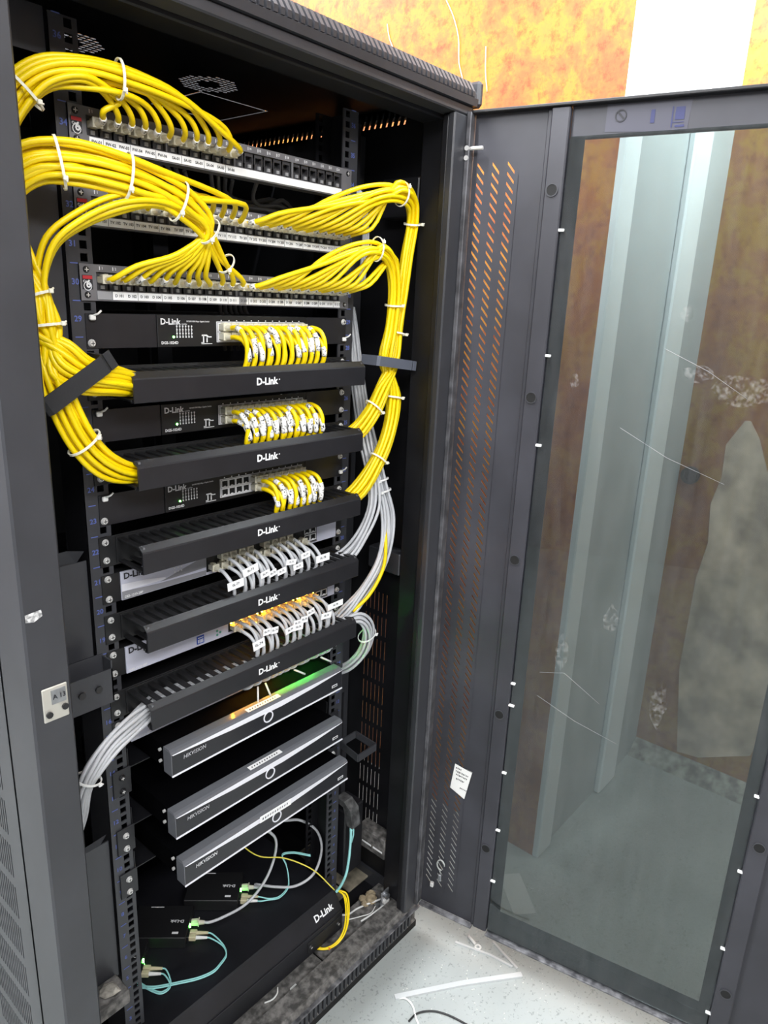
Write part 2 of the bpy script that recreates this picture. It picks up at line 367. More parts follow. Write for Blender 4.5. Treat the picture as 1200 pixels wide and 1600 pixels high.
# roof: folded lip with a comb of vent fins, roof plate with fan grilles
rf = sub('roof', RK)
b = MB(); b.prism([(-136, 1621), (-138, 1632), (-134, 1634), (-133, 1641), (-124, 1654), (-114, 1658), (-110, 1662), (-96, 1663), (-96, 1621)], -158, 641); obj('front_lip', b, FRAME, rf)
b = MB()
x = -150
while x < 632:
    b.prism([(-134, 1632), (-138.5, 1633), (-138.5, 1641), (-128, 1656.5), (-113, 1661.5), (-110, 1658), (-124, 1652), (-133, 1640)], x, x + 6.6); x += 11.2
obj('vent_fins', b, FRAME, rf, kind='stuff')
for x0, x1 in ((-172, -158), (641, 656)):
    b = MB(); b.cbox(x0, x1, -138, 884, 1621, 1661, 5); obj('side_lip', b, FRAME, rf)
b = MB(); b.cbox(-158, 641, 868, 884, 1621, 1661, 4); obj('rear_lip', b, FRAME, rf)
T = lambda a, c, n: (a, c, 1640 + n)
b = MB(T)
def rnd(a0, a1, c0, c1, r):
    ca, cc = (a0 + a1) / 2, (c0 + c1) / 2
    return [(ca + r * 1.25 * cos(radians(225 + 45 * k)), cc + r * .8 * sin(radians(225 + 45 * k))) for k in range(8)]
AX = [-158] + [71 + 9.8 * k for k in range(11)] + [313 + 9.8 * k for k in range(11)] + [641]
CY = [-96] + [168 + 9.8 * k for k in range(11)] + [868]
def fan(i, j):
    if not (1 <= j <= 10) or not (1 <= i <= 10 or 12 <= i <= 21): return None
    ii = (i - 1 if i <= 10 else i - 12) - 4.5; jj = j - 1 - 4.5
    d = abs(ii) + abs(jj)
    if 2.2 < d < 6.4: return rnd(AX[i], AX[i + 1], CY[j], CY[j + 1], 3.7)
    return None
CY2 = [c for c in CY if c <= 266.1]
b.cells(AX, CY2, fan, 1.5)
# rear part of the plate leaves thin slits round the cable knock-out
E1 = CY2[-1]
for a0, a1, c0, c1 in ((-158, 380, E1, 868), (533, 641, E1, 868), (380, 533, 420, 868), (384, 529, E1 + 4, 416)):
    b.box(a0, a1, c0, c1, 0, 1.5)
obj('roof_plate', b, BLACK, rf)
# base
bs = sub('base', RK)
b = MB(); b.prism([(-126, FLOOR), (-126, -78), (-121, -76), (-121, -42), (-126, -40), (-126, -34), (-118, -21), (-80, -21), (-80, FLOOR)], -158, 641); obj('front_sill', b, DUSTY, bs)
b = MB(); x = -150
while x < 625:
    b.box(x, x + 7, -126.5, -120, -78, -40); x += 12.5
obj('sill_fins', b, FRAME, bs, kind='stuff')
b = MB(); b.cbox(-160, 643, -134, -120, -37, -33, 1.5); obj('sill_edge', b, SCUFF_LIT, bs)
b = MB(); b.box(-158, 641, -126.2, -119, FLOOR, -78); obj('sill_foot', b, DARK, bs)
for a in ((-150, 391, -76, -14), (396, 640, -76, -14)):
    b = MB(); b.cbox(a[0], a[1], a[2], a[3], -46, -40, 1); obj('floor_plate', b, DUSTY, bs)
for a in ((470, 560, 20, 120), (566, 640, 20, 200)):
    b = MB(); b.cbox(a[0], a[1], a[2], a[3], -46, -41, 1); obj('floor_plate', b, mat('rusty_dust_plate', (.08, .07, .05), .8, noise=1, nscale=22, col2=(.36, .32, .24)), bs)
b = MB(); b.box(-158, 641, -80, 868, FLOOR + 3, -62); obj('base_pan', b, BLACK, bs)
for x0, x1 in ((-158, -150), (633, 641)):
    b = MB(); b.box(x0, x1, -80, 868, -62, -22); obj('side_sill', b, FRAME, bs)
b = MB(); b.box(-158, 641, 860, 868, -62, -22); obj('rear_sill', b, BLACK, bs)
# side panels with real slots
b = MB(lambda a, c, n: (641 + n, a, c))
YE = [-50, 2] + [2 + 11.6 * k for k in range(1, 7)] + [800]; ZE = [-22, 90] + [90 + 56 * k for k in range(1, 12)] + [1596]
def vs(i, j):
    if 1 <= i <= 6 and 1 <= j <= 11:
        m = (YE[i] + YE[i + 1]) / 2; z0, z1 = ZE[j] + 6, ZE[j + 1] - 6
        return [(m - 1.1, z0), (m + 1.1, z0), (m + 1.1, z1), (m - 1.1, z1)]
b.cells(YE, ZE, vs, 1.5)
y0 = 6.0; s = 13.0                                    # slanted row under the roof
b.face([b.p(*q) for q in ((-50, 1596, 0), (y0 + s, 1596, 0), (y0 - 2, 1640, 0), (-50, 1640, 0))])
k = 0
while y0 < 560:
    w = 14.2; c = [(y0 + s, 1596), (y0 + s + w, 1596), (y0 - 2 + w, 1640), (y0 - 2, 1640)]
    def at(fa, fz): return (y0 + s + fa * w - (s + 2) * fz, 1596 + 44 * fz)
    hh = None if 146 < y0 < 186 else [at(.32, .36), at(.66, .36), at(.66, .88), at(.32, .88)]
    b.cell(c, hh, 1.5); y0 += w
b.face([b.p(*q) for q in ((y0 + s, 1596, 0), (800, 1596, 0), (800, 1640, 0), (y0 - 2, 1640, 0))])
obj('side_panel', b, BLACK, RK)
b = MB(lambda a, c, n: (-160 + n, a, c))
YE = [-46, -9] + [-9 + 7.2 * k for k in range(1, 19)] + [800]; ZE = [-22, 8] + [8 + 71.5 * k for k in range(1, 13)] + [1640]
def vs(i, j):
    if 1 <= i <= 18 and 1 <= j <= 12:
        m = (YE[i] + YE[i + 1]) / 2; z0, z1 = ZE[j] + 8, ZE[j + 1] - 8
        return [(m - 1.5, z0), (m + 1.5, z0), (m + 1.5, z1), (m - 1.5, z1)]
b.cells(YE, ZE, vs, 2); obj('side_panel', b, mat('side_panel_coat', (.050, .052, .058), .4, noise=.15, nscale=9), RK)
b = MB(); b.box(-140, 620, 862, 866, -22, 1640); obj('rear_panel', b, BLACK, RK)
# added blocking sheets behind the side vents keep the middle of the cabinet dark
for x0, x1 in ((-112, -110), (592, 594)):
    b = MB(); b.box(x0, x1, 190, 800, -22, 1590); obj('side_light_blocker', b, BLACK, RK)
# mounting rails
for x0, x1, hx, lx in ((-14, 20, 8.75, -5), (463, 499, 473.85, 487)):
    r = sub('mounting_rail', RK)
    T = lambda a, c, n: (a, n, c)
    b = MB(T); ZE = [0]
    for u in range(36): ZE += [u * 44.45 + 14.3, u * 44.45 + 30.2, u * 44.45 + 44.45]
    A = [x0, hx - 6.4, hx + 6.4, x1]
    def sq(i, j):
        if i != 1: return None
        c = (ZE[j] + ZE[j + 1]) / 2
        return [(hx - 4.8, c - 4.8), (hx + 4.8, c - 4.8), (hx + 4.8, c + 4.8), (hx - 4.8, c + 4.8)]
    b.cells(A, ZE, sq, 2.0); obj('rail_face', b, FRAME, r)
    b = MB(lambda a, c, n: (a, 62 + n, c)); b.cells(A, ZE, sq, 2.0); obj('rail_rear_flange', b, BLACK, r)
    wx = x0 if x0 < 0 else x1 - 2
    b = MB(); b.box(wx, wx + 2, 2, 62, 0, 1600); obj('rail_web', b, BLACK, r)
    b = MB()
    for u in range(1, 37):
        b.text(str(u), 10, (lx, -.5, (u - .5) * 44.45), (1, 0, 0), (0, 0, 1), bold=.02)
        b.box(lx - 5, lx + 5, -.5, 0, u * 44.45 - .6, u * 44.45 + .6)
    obj('unit_numbers', b, PRINTB, r)
for x0, x1 in ((-14, 22), (460, 497)):
    b = MB(); b.box(x0, x1, 560, 562, 0, 1600); b.box(x0 if x0 < 0 else x1 - 2, x0 + 2 if x0 < 0 else x1, 562, 620, 0, 1600); obj('rear_rail', b, BLACK, RK)
# filler plates between rails and side, folded tabs at their openings
for z0, z1 in ((1556, 1604), (1216, 1436), (800, 945), (212, 480)):
    b = MB(); b.box(-158, -16, 6, 8, z0, z1); obj('filler_plate', b, FRAME, RK)
for z in (945, 480):
    b = MB(); b.poly([(-158, 6, z), (-30, 6, z), (-18, 6, z + 14), (-50, -10, z + 26), (-158, -14, z + 22)]); obj('folded_tab', b, FRAME, RK)
for z0, z1 in ((1490, 1600), (900, 1130), (215, 480)):
    b = MB(); b.box(501, 560, 50, 52, z0, z1); obj('filler_plate', b, BLACK, RK)
for y in (110, 150):
    b = MB(); b.cbox(606, 640, y, y + 16, -20, 1600, 2); obj('inner_stud', b, FRAME, RK)
# depth braces
for z0, z1, m in ((1450, 1516, BLACK), (770, 816, FRAME), (66, 120, DUSTY)):
    b = MB(); b.cbox(604, 638, -50, 34, z0, z1, 2); o = obj('depth_brace', b, m, RK)
    if m is DUSTY:
        for y in (-30, 4):
            q = MB(); q.box(603, 605, y - 14, y + 14, z0 + 16, z0 + 20); obj('brace_slot', q, WHITE, RK)
b = MB(); b.box(-112, -16, -45, -43, 750, 800); b.box(-112, -16, -22, -20, 764, 814); b.box(-112, -16, -45, -20, 748, 750); b.box(-18, -16, -45, -20, 750, 812); obj('depth_brace', b, FRAME, RK)
for x in (-62, -38):
    b = MB(); b.cyl((x, -48, 776), 5, 4, 'y', 10); obj('brace_bolt', b, SCREWK, RK)
b = MB(); b.cbox(-112, -22, -40, 4, 196, 222, 2); obj('depth_brace', b, DUSTY, RK)
# latch keeper and worn sticker on the left post
kp = sub('latch_keeper', RK)
b = MB(); b.cbox(-149, -119, -132.5, -130, 812, 856, 1); obj('keeper_plate', b, mat('keeper_metal', (.62, .60, .54), .5, .6), kp)
b = MB(); b.box(-139, -122, -134, -132, 834, 852); obj('keeper_slot', b, STEEL, kp)
b = MB(); b.text('A 13', 8, (-130, -134.6, 843), (1, 0, 0), (0, 0, 1), bold=.02); obj('keeper_marks', b, PRINTK, kp)
for x, z in ((-143, 822), (-124, 826)):
    b = MB(); b.cyl((x, -135, z), 4, 3, 'y', 10); obj('keeper_screw', b, SCREWK, kp)
b = MB(); b.poly([(-158, -131, 953), (-140, -131, 955), (-139, -131, 947), (-149, -131, 942), (-158, -131, 944)]); obj('torn_sticker', b, mat('torn_paper', (.6, .6, .6), .8, noise=.6, nscale=200), RK)
# cable rings on the right rail
b = MB(); P = [(500, 2, 404), (489, -60, 404), (545, -60, 404), (549, 2, 404)]
for a, c in zip(P, P[1:] + P[:1]):
    d = Vector(c) - Vector(a); n = Vector((d.y, -d.x, 0)).normalized() * 1.5
    i = [b.p(*(Vector(q) + n * e + Vector((0, 0, h)))) for q in (a, c) for e in (-1, 1) for h in (-8, 8)]
    for q in ((0, 1, 3, 2), (4, 6, 7, 5), (0, 4, 5, 1), (2, 3, 7, 6), (0, 2, 6, 4), (1, 5, 7, 3)): b.face([i[k] for k in q])
obj('cable_ring', b, FRAME, RK)
b = MB(); b.cbox(514, 574, -8, 44, 52, 226, 3); obj('cable_trough', b, BLACK, RK)
b = MB(); b.prism([(-14, 196), (-30, 196), (-22, 238), (-2, 252), (22, 252), (22, 240), (0, 238)], 514, 540); obj('trough_hood', b, mat('worn_hood', (.16, .16, .16), .35, .5, noise=.5, nscale=60), RK)

# ---------------------------------------------------------------- the swung-out door (part of the cabinet)
TH = radians(11.5); DD = Vector((sin(TH), -cos(TH), 0)); NN = Vector((-cos(TH), -sin(TH), 0)); HH = Vector((643, -135, 0))
def DT(u, z, n): return tuple(HH + DD * u + NN * n + Vector((0, 0, z)))
def DB(u, n, z): return DT(u, z, n)
DR = sub('glass_door', RK)
def dpart(name, m, *boxes, c=1.2):
    b = MB(DB)
    for a in boxes: b.cbox(*a, c)
    return obj(name, b, m, DR)
b = MB(DT); Z0, Z1 = -14, 1610; sl = 1.2
b.cells([0, 1.0], [Z0, Z1], lambda i, j: None, 1.5)
for uc in (14.5, 41.5, 68.5):
    u0, u1 = uc - 13.5, uc + 13.5
    base = 62; n = 96; pitch = 15.5
    b.face([b.p(*q) for q in ((u0, Z0, 0), (u1, Z0, 0), (u1, base - sl * 27, 0), (u0, base, 0))])
    b.face([b.p(*q) for q in ((u0, base + n * pitch, 0), (u1, base + n * pitch - sl * 27, 0), (u1, Z1, 0), (u0, Z1, 0))])
    for k in range(n):
        def q(du, dz): return (u0 + du, base + k * pitch + dz - sl * du)
        b.cell([q(0, 0), q(27, 0), q(27, pitch), q(0, pitch)], [q(7, 5.6), q(20, 5.6), q(20, 10.4), q(7, 10.4)], 1.2)
b.face([b.p(*q) for q in ((82, Z0, 0), (131, Z0, 0), (131, Z1, 0), (82, Z1, 0))])
obj('slotted_strip', b, DOORM, DR)
dpart('hinge_edge', mat('hinge_edge_metal', (.13, .13, .14), .42, .4, noise=.4, nscale=40), (-9, -1, -2, 20, -16, 1611))
dpart('frame_fold', DOORM, (124, 131, 0, 4, -14, 1608))
dpart('frame_channel', DOORM, (132, 162, -2, 12, -10, 1609), c=2)
dpart('frame_channel', DOORM, (609, 642, -2, 12, -10, 1609), c=2)
dpart('outer_strip', DOORM, (642, 768, -1, 1, -14, 1610), (764, 770, -2, 20, -14, 1610), c=.5)
dpart('top_rail', DOORM, (162, 609, -6, 1, 1562, 1610))
dpart('bottom_rail', DOORM, (162, 609, -6, 1, -14, 30))
dpart('bottom_lip', SCUFF_LIT, (0, 128, 0, 14, -18, -14), (162, 640, 0, 14, -18, -13), c=.8)  # lit look of the door's bottom edge put into a paler coat
dpart('top_lip', PBLACK, (-4, 770, -8, 16, 1609, 1614))
dpart('glass_pane', GLASS, (164, 607, 2, 6, -8, 1566), c=.4)
FRIT = mat('black_glass_border', (.040, .042, .055), .3, noise=.5, nscale=30)
dpart('glass_border', FRIT, (160, 187, .8, 1.6, 26, 1564), (587, 611, .8, 1.6, 30, 1560), (187, 587, .8, 1.6, 30, 52), c=.2)
for u, zs in ((145, (1488, 1155, 854, 527, 205)), (626, (1488, 1155, 820, 432, 106))):
    for z in zs:
        b = MB(lambda p, n, q: DT(p, q, n)); b.cyl((u, 12.2, z), 9, 1.2, 'y', 18); obj('bolt_recess', b, DARK, DR)
        b = MB(lambda p, n, q: DT(p, q, n)); b.ring((u, 12, z), 8.6, 10.2, 2, 'y', 18); obj('recess_rim', b, FRAME, DR)
for u, z, g in ((166, 1428, 8), (166, 1228, 8), (165, 1073, 10), (165, 601, 8), (165, 553, 12), (166, 398, 8), (165, 258, 9), (166, 128, 9), (608, 526, 10), (608, 370, 10), (608, 198, 10), (608, 44, 12)):
    b = MB(DB); b.cbox(u - g * .6, u + g * .6, 6, 11, z - 2.5, z + 2, .8); obj('glass_clip', b, NYLON, DR)
st = sub('door_marking', DR)
b = MB(DT); b.poly([(216, 1570, 1.5), (336, 1564, 1.5), (338, 1606, 1.5), (216, 1608, 1.5)]); obj('clear_sticker', b, mat('smoky_film', (.055, .055, .075), .35), st)
b = MB(lambda p, n, q: DT(p, q, n)); b.ring((238, 2, 1591), 7, 8.8, .6, 'y', 20); b.T = DT; b.poly([(232, 1596, 2.5), (234, 1598, 2.5), (244, 1587, 2.5), (242, 1585, 2.5)]); obj('no_entry_symbol', b, PRINTK, st)
BLM = mat('faded_blue', (.015, .02, .09), .5)
for u0, u1, z0, z1 in ((282, 288, 1578, 1596), (312, 314, 1570, 1598), (317, 330, 1580, 1597), (318, 331, 1570, 1573), (314, 330, 1576, 1577)):
    b = MB(DT); b.poly([(u0, z0, 2.2), (u1, z0, 2.2), (u1, z1, 2.2), (u0, z1, 2.2)]); obj('blue_mark', b, BLM, st)
b = MB(lambda p, n, q: DT(p, q, n)); b.cyl((-2, 16, 1556), 3, 24, 'x', 10); obj('hinge_pin', b, SILVER, DR)
for z in (1556, 1541):
    b = MB(lambda p, n, q: DT(p, q, n)); b.cyl((-5, 19, z), 4, 3, 'y', 12); obj('hinge_screw', b, SILVER, DR)
nt_ = sub('handwritten_note', DR)
nq = [(50, 312), (84, 296), (96, 366), (57, 374)]
b = MB(DT); b.cell(nq, None, 3.0); obj('note_paper', b, PAPER, nt_)
b = MB(DT); rr = random.Random(3)
for L_, (u, z, n) in enumerate(((60, 364, 4), (60, 356, 9), (61, 348, 8), (62, 338, 6), (60, 330, 0), (72, 318, 5))):
    for k in range(n):
        u1 = u + k * 3.3; z1 = z - k * .5; b.poly([(u1, z1, 3.4), (u1 + 2, z1 + rr.uniform(-2, 2), 3.4), (u1 + 2.4, z1 + 3, 3.4), (u1 + .6, z1 + 3.5, 3.4)])
obj('note_writing', b, PRINTK, nt_)
b = MB(DT); b.tube([(u, z, 6) for u, z in [(44 + 9 * cos(a / 2.2), 108 + 13 * sin(a / 2.2)) for a in range(12)]] + [(42, 92, 6), (46, 84, 5)], 1.6, 6); obj('earth_strap', b, mat('strap', (.45, .47, .45), .4), DR)
b = MB(DB); b.cbox(40, 48, 1, 10, 66, 84, 1.5); obj('earth_stud', b, STEEL, DR)
b = MB(DB); b.cbox(22, 30, 1, 9, 40, 52, 1.5); obj('earth_stud', b, SILVER, DR)
# smears of dust and scratches on the pane
def smudgemat():
    m, nt, N, L, b = newmat('dust_smudge'); b.inputs['Base Color'].default_value = (.8, .8, .78, 1); b.inputs['Roughness'].default_value = .8
    tr = N.new('ShaderNodeBsdfTransparent'); mx = N.new('ShaderNodeMixShader'); tc = N.new('ShaderNodeTexCoord'); nz = N.new('ShaderNodeTexNoise'); nz.inputs['Scale'].default_value = 140; nz.inputs['Detail'].default_value = 6
    rp = N.new('ShaderNodeMapRange'); rp.inputs[1].default_value = .45; rp.inputs[2].default_value = .8; rp.inputs[3].default_value = .0; rp.inputs[4].default_value = .2
    L.new(tc.outputs['Object'], nz.inputs['Vector']); L.new(nz.outputs['Fac'], rp.inputs[0]); L.new(rp.outputs[0], mx.inputs[0]); L.new(tr.outputs[0], mx.inputs[1]); L.new(b.outputs[0], mx.inputs[2]); L.new(mx.outputs[0], N['Material Output'].inputs[0]); return m
SMUDGE = smudgemat(); rs = random.Random(4)
for u, z, a, c in ((376, 1307, 12, 13), (470, 1196, 46, 26), (405, 1218, 26, 14), (330, 780, 16, 30), (215, 1190, 9, 14), (250, 690, 12, 40), (430, 640, 14, 50)):
    b = MB(DT); b.poly([(u + a * cos(k * pi / 7) * rs.uniform(.7, 1.1), z + c * sin(k * pi / 7) * rs.uniform(.7, 1.1), 6.4) for k in range(14)]); obj('dust_smudge', b, SMUDGE, DR)
for P in (((352, 1252), (420, 1222), (480, 1186)), ((300, 1120), (380, 1080), (470, 1050)), ((214, 640), (260, 652), (330, 610)), ((214, 590), (290, 560), (370, 540)), ((505, 1205), (540, 1196), (584, 1180))):
    b = MB(DT); b.tube([(u, z, 6.6) for u, z in P], .28, 4); obj('glass_scratch', b, GREYT, DR)

# ---------------------------------------------------------------- rack equipment
# shared small meshes, built round their own origin, facing -y
def shared(name, build, mats):
    b = MB(); build(b); return b.mesh(name, mats)
def _plug(b):
    b.cbox(-5.6, 5.6, -13, 7, -4, 4, .8); b.prism([(-10, 4), (2, 4.6), (2, 6), (-12, 7.6)], -2.5, 2.5)
    b.cyl((0, -25, 0), 3.7, 12.5, 'y', 10, 4.9); b.box(-6.4, 6.4, -14.4, -12.6, -4.6, 6.4)
PLUG = shared('plug', _plug, CLEAR)
def _jack(b):
    b.cell([(-8, -11), (8, -11), (8, 11), (-8, 11)], [(-5.8, -3.4), (5.8, -3.4), (5.8, 5), (-5.8, 5)], 9)
    b.mi = 1; b.box(-5.8, 5.8, 8.5, 9, -3.4, 5)
JACK = MB(lambda a, c, n: (a, n - 1, c)); JACK.cell([(-7.6, -11), (7.6, -11), (7.6, 11), (-7.6, 11)], [(-5.8, -2.4), (5.8, -2.4), (5.8, 6), (-5.8, 6)], 9)
JACK.T = None; JACK.mi = 1; JACK.box(-5.8, 5.8, 7, 8, -2.4, 6); JACK.mi = 0
for k in (-3, 0, 3): JACK.box(k - .5, k + .5, -1, 6, -2.4, -1.2)
JACK.mi = 2; JACK.box(-2.4, 2.4, -3.6, -1, -9.6, -5)
JACK = JACK.mesh('jack', [JACKM, DARK, GREYT])
def _screw(b):
    b.cyl((0, -3.4, 0), 3.6, 3.4, 'y', 12, 5.4); b.mi = 1; b.box(-2.6, 2.6, -3.6, -3.3, -.5, .5); b.box(-.5, .5, -3.6, -3.3, -2.6, 2.6)
SCREW = shared('screw', _screw, [SILVER, DARK]); BSCREW = shared('screw', _screw, [SCREWK, SILVER])
def _port(b):
    b.T = lambda a, c, n: (a, n - 1.2, c); b.cell([(-6.9, -6.4), (6.9, -6.4), (6.9, 6.4), (-6.9, 6.4)], [(-5.6, -4.8), (5.6, -4.8), (5.6, 4.8), (-5.6, 4.8)], 1.4)
    b.T = None; b.mi = 1; b.box(-5.6, 5.6, .1, .6, -4.8, 4.8); b.mi = 2; b.box(-2, 2, -.6, .1, -6.2, -3.4)
PORT = shared('port', _port, [PRINTW, DARK, PRINTW])
PORTK = shared('port', _port, [PBLACK, DARK, PBLACK])
def _tie_blob(b):
    b.cbox(-4, 4, -5, 0, -3.4, 3.4, 1.2); b.tube([(0, -3, 2), (5, -8, 5), (9, -9, 9)], 1.3, 6)
CAGETIE = shared('fixing_tie', _tie_blob, NYLON)
def ear_screws(t, xs, zs, me=None):
    for x in xs:
        for z in zs: inst('screw', me or SCREW, t, (x, -1, z))

JX = [30 + 18.0 * i + 2.5 * (i // 6) for i in range(24)]
def patch_panel(z0, label, strips, badge):
    t = thing('patch_bay', label, 'patch panel', (241.3, 0, z0), 'patch panels')
    z1 = z0 + 44
    b = MB(lambda a, c, n: (a, -3 + n, c))
    A = [0, 21, 461, 482.6]; Z = [z0, z0 + 12.4, z0 + 35.5, z1]
    b.cells(A, Z, lambda i, j: [(21.6, z0 + 12.9), (460.4, z0 + 12.9), (460.4, z0 + 35), (21.6, z0 + 35)] if (i, j) == (1, 1) else None, 3)
    b.T = None; b.box(20, 462, 0, 26, z0 + 1, z0 + 3); b.box(20, 462, 0, 26, z1 - 3, z1 - 1); b.box(20, 462, 22, 26, z0 + 3, z1 - 3); obj('faceplate', b, PANEL, t)
    for x in JX: inst('jack', JACK, t, (x, 1, z0 + 24))
    for k in range(3):
        x = (JX[6 * k + 5] + JX[6 * k + 6]) / 2; b = MB(); b.cbox(x - 1.2, x + 1.2, -4, 0, z0 + 12, z0 + 35.5, .4); obj('divider', b, PANEL, t)
    b = MB()
    for i in range(24): b.text(str(i + 1), 4.6, (JX[i], -3.4, z0 + 39.6), (1, 0, 0), (0, 0, 1), bold=.02)
    for i in range(24): b.box(JX[i] - 4, JX[i] + 1 - 4, -3.3, -3, z0 + 37.4, z0 + 41.8)
    obj('jack_numbers', b, PRINTW, t)
    for x0, x1, m in strips[0]:
        b = MB(); b.cbox(x0, x1, -4.4, -3, z0 + 1.6, z0 + 11.8, .3); obj('label_strip', b, m, t)
    b = MB()
    for i, s in strips[1].items():
        b.text(s, 4.9, (JX[i] + 3, -4.9, z0 + 6.8), (1, 0, 0), (0, 0, 1), bold=.018)
        if i % 2 == 0: b.box(JX[i] + 11.4, JX[i] + 11.8, -4.7, -4.4, z0 + 2, z0 + 11.4)
    obj('label_lettering', b, PRINTK, t)
    b = MB(); b.cbox(2.5, 16, -4, -3, z0 + 13.4, z0 + 30.5, .4); bd = obj('category_badge', b, PRINTK, t)
    b = MB(); b.box(3, 15.5, -4.4, -4, z0 + 26, z0 + 30); obj('red_band', b, RED, bd)
    b = MB(); b.text('6', 13, (10, -4.4, z0 + 19.6), (1, 0, 0), (0, 0, 1), bold=.03); b.text('Cat', 4, (6, -4.4, z0 + 23), (1, 0, 0), (0, 0, 1), bold=.02)
    b.ring((9, -4.3, z0 + 17.4), 4.6, 5.5, .3, 'y', 14); obj('badge_lettering', b, PRINTW, bd)
    ear_screws(t, (8.75, 473.85), (z0 + 6.8, z0 + 37.2), BSCREW)
    return t
S1 = {i: 'FW-0%d' % (i + 1) for i in range(6)}; S1.update({i + 6: 'SA-0%d' % (i + 1) for i in range(6)})
S2 = {i: 'TV %d' % (101 + i) for i in range(12)}; S2.update({i + 12: 'TV %d' % (201 + i) for i in range(12)})
S3 = {i + 1: 'D %d' % (101 + i) for i in range(11)}; S3.update({i + 12: 'D %d' % (201 + i) for i in range(12)})
PZ = (1467.0, 1378.0, 1289.5)
patch_panel(PZ[0], 'grey patch panel at the top of the rack, its right half of jacks empty', ([(24, 459, WHITE)], S1), True)
patch_panel(PZ[1], 'middle grey patch panel with labels TV 101 to TV 212 and yellow cords', ([(20, 461, WHITE)], S2), True)
patch_panel(PZ[2], 'lowest grey patch panel with labels D 101 to D 212 above the switches', ([(21, 41, GREYT), (42, 245, WHITE), (245.5, 258, GREYT), (258.5, 461, WHITE)], S3), True)

# black 24 port switches
PXS = [213 + 14.1 * i for i in range(12)]
def black_switch(z0, label, loose):
    t = thing('network_switch', label, 'network switch', (241.3, 90, z0), 'black rack switches'); z1 = z0 + 44
    b = MB(); b.cbox(106, 386.5, -2, 190, z0, z1, .8); obj('case', b, PBLACK, t)
    for x0, x1 in ((4, 105), (387.5, 481)):
        b = MB(); b.cbox(x0, x1, -1.2, .8, z0, z1, .4); obj('rack_ear', b, COVER, t)
    b = MB(); b.text('D-Link', 11.5, (110.5, -2.4, z0 + 34.5), (1, 0, 0), (0, 0, 1), align='LEFT', bold=.03)
    obj('logo_lettering', b, PRINTW, t); b = MB()
    b.text('DGS-1024D', 5.4, (111, -2.4, z0 + 6), (1, 0, 0), (0, 0, 1), align='LEFT', bold=.03)
    obj('model_lettering', b, PRINTW, t); b = MB()
    b.text('10/100/1000 Mbps Gigabit Switch', 2.9, (172, -2.4, z0 + 35.4), (1, 0, 0), (0, 0, 1), align='CENTER', bold=.02)
    obj('speed_lettering', b, PRINTW, t); b = MB()
    for i in range(6):
        for j in range(4):
            b.cyl((136.5 + i * 4.9, -2.5, z0 + 14 + j * 4.9), 1.25, .4, 'y', 7)
            if j < 3: b.box(136 + i * 4.9, 137 + i * 4.9, -2.3, -2, z0 + 15.6 + j * 4.9, z0 + 17.4 + j * 4.9)
    o_ = obj('lamp_legend', b, PRINTW, t, kind='stuff'); b = MB()
    b.text('Link/Act', 2.6, (149, -2.4, z0 + 31.6), (1, 0, 0), (0, 0, 1), bold=.02)
    obj('lamp_lettering', b, PRINTW, t); b = MB()
    for q in ((180, 182, 6, 16), (186, 188, 6, 14), (178, 186, 15, 17), (190, 195, 13, 14.5), (177, 196, 3.6, 4.6), (177, 182, 5.4, 6.4)):
        b.box(q[0], q[1], -2.3, -2, z0 + q[2], z0 + q[3])
    b.poly([(186, -2.3, z0 + 17.5), (191, -2.3, z0 + 14), (186, -2.3, z0 + 12)])
    obj('arrow_symbol', b, PRINTW, t, kind='stuff'); b = MB()
    for i in range(12): b.box(PXS[i] - 1, PXS[i] + 1, -2.3, -2, z0 + 36.4, z0 + 38)
    obj('port_ticks', b, PRINTW, t, kind='stuff')
    b = MB(); b.cyl((131, -2.7, z0 + 14), 1.5, .6, 'y', 8); obj('power_lamp', b, LEDG, t)
    b = MB(lambda a, c, n: (a, -2.8 + n, c)); b.cell([(204, z0 + 6), (378, z0 + 6), (378, z0 + 35.6), (204, z0 + 35.6)], [(205, z0 + 7), (377, z0 + 7), (377, z0 + 34.6), (205, z0 + 34.6)], .7); obj('port_outline', b, PRINTW, t)
    for x in PXS:
        for dz in (14, 27.5): inst('port', PORT, t, (x, -2.2, z0 + dz))
    ear_screws(t, (10.5,), (z0 + 6.8,)); ear_screws(t, (474,), (z0 + 6.8, z0 + 38) if not loose else (z0 + 37,))
    inst('fixing_tie', CAGETIE, t, (12, -2, z0 + 39))
    if loose: inst('fixing_tie', CAGETIE, t, (474, -2, z0 + 8))
    return t
SWZ = (1230.0, 1107.0, 991.0)
black_switch(SWZ[0], 'uppermost black 24 port switch, right under the three patch panels', True)
black_switch(SWZ[1], 'middle black 24 port switch, between the first and second cable ducts', False)
black_switch(SWZ[2], 'lowest black 24 port switch, its first four port columns empty', True)

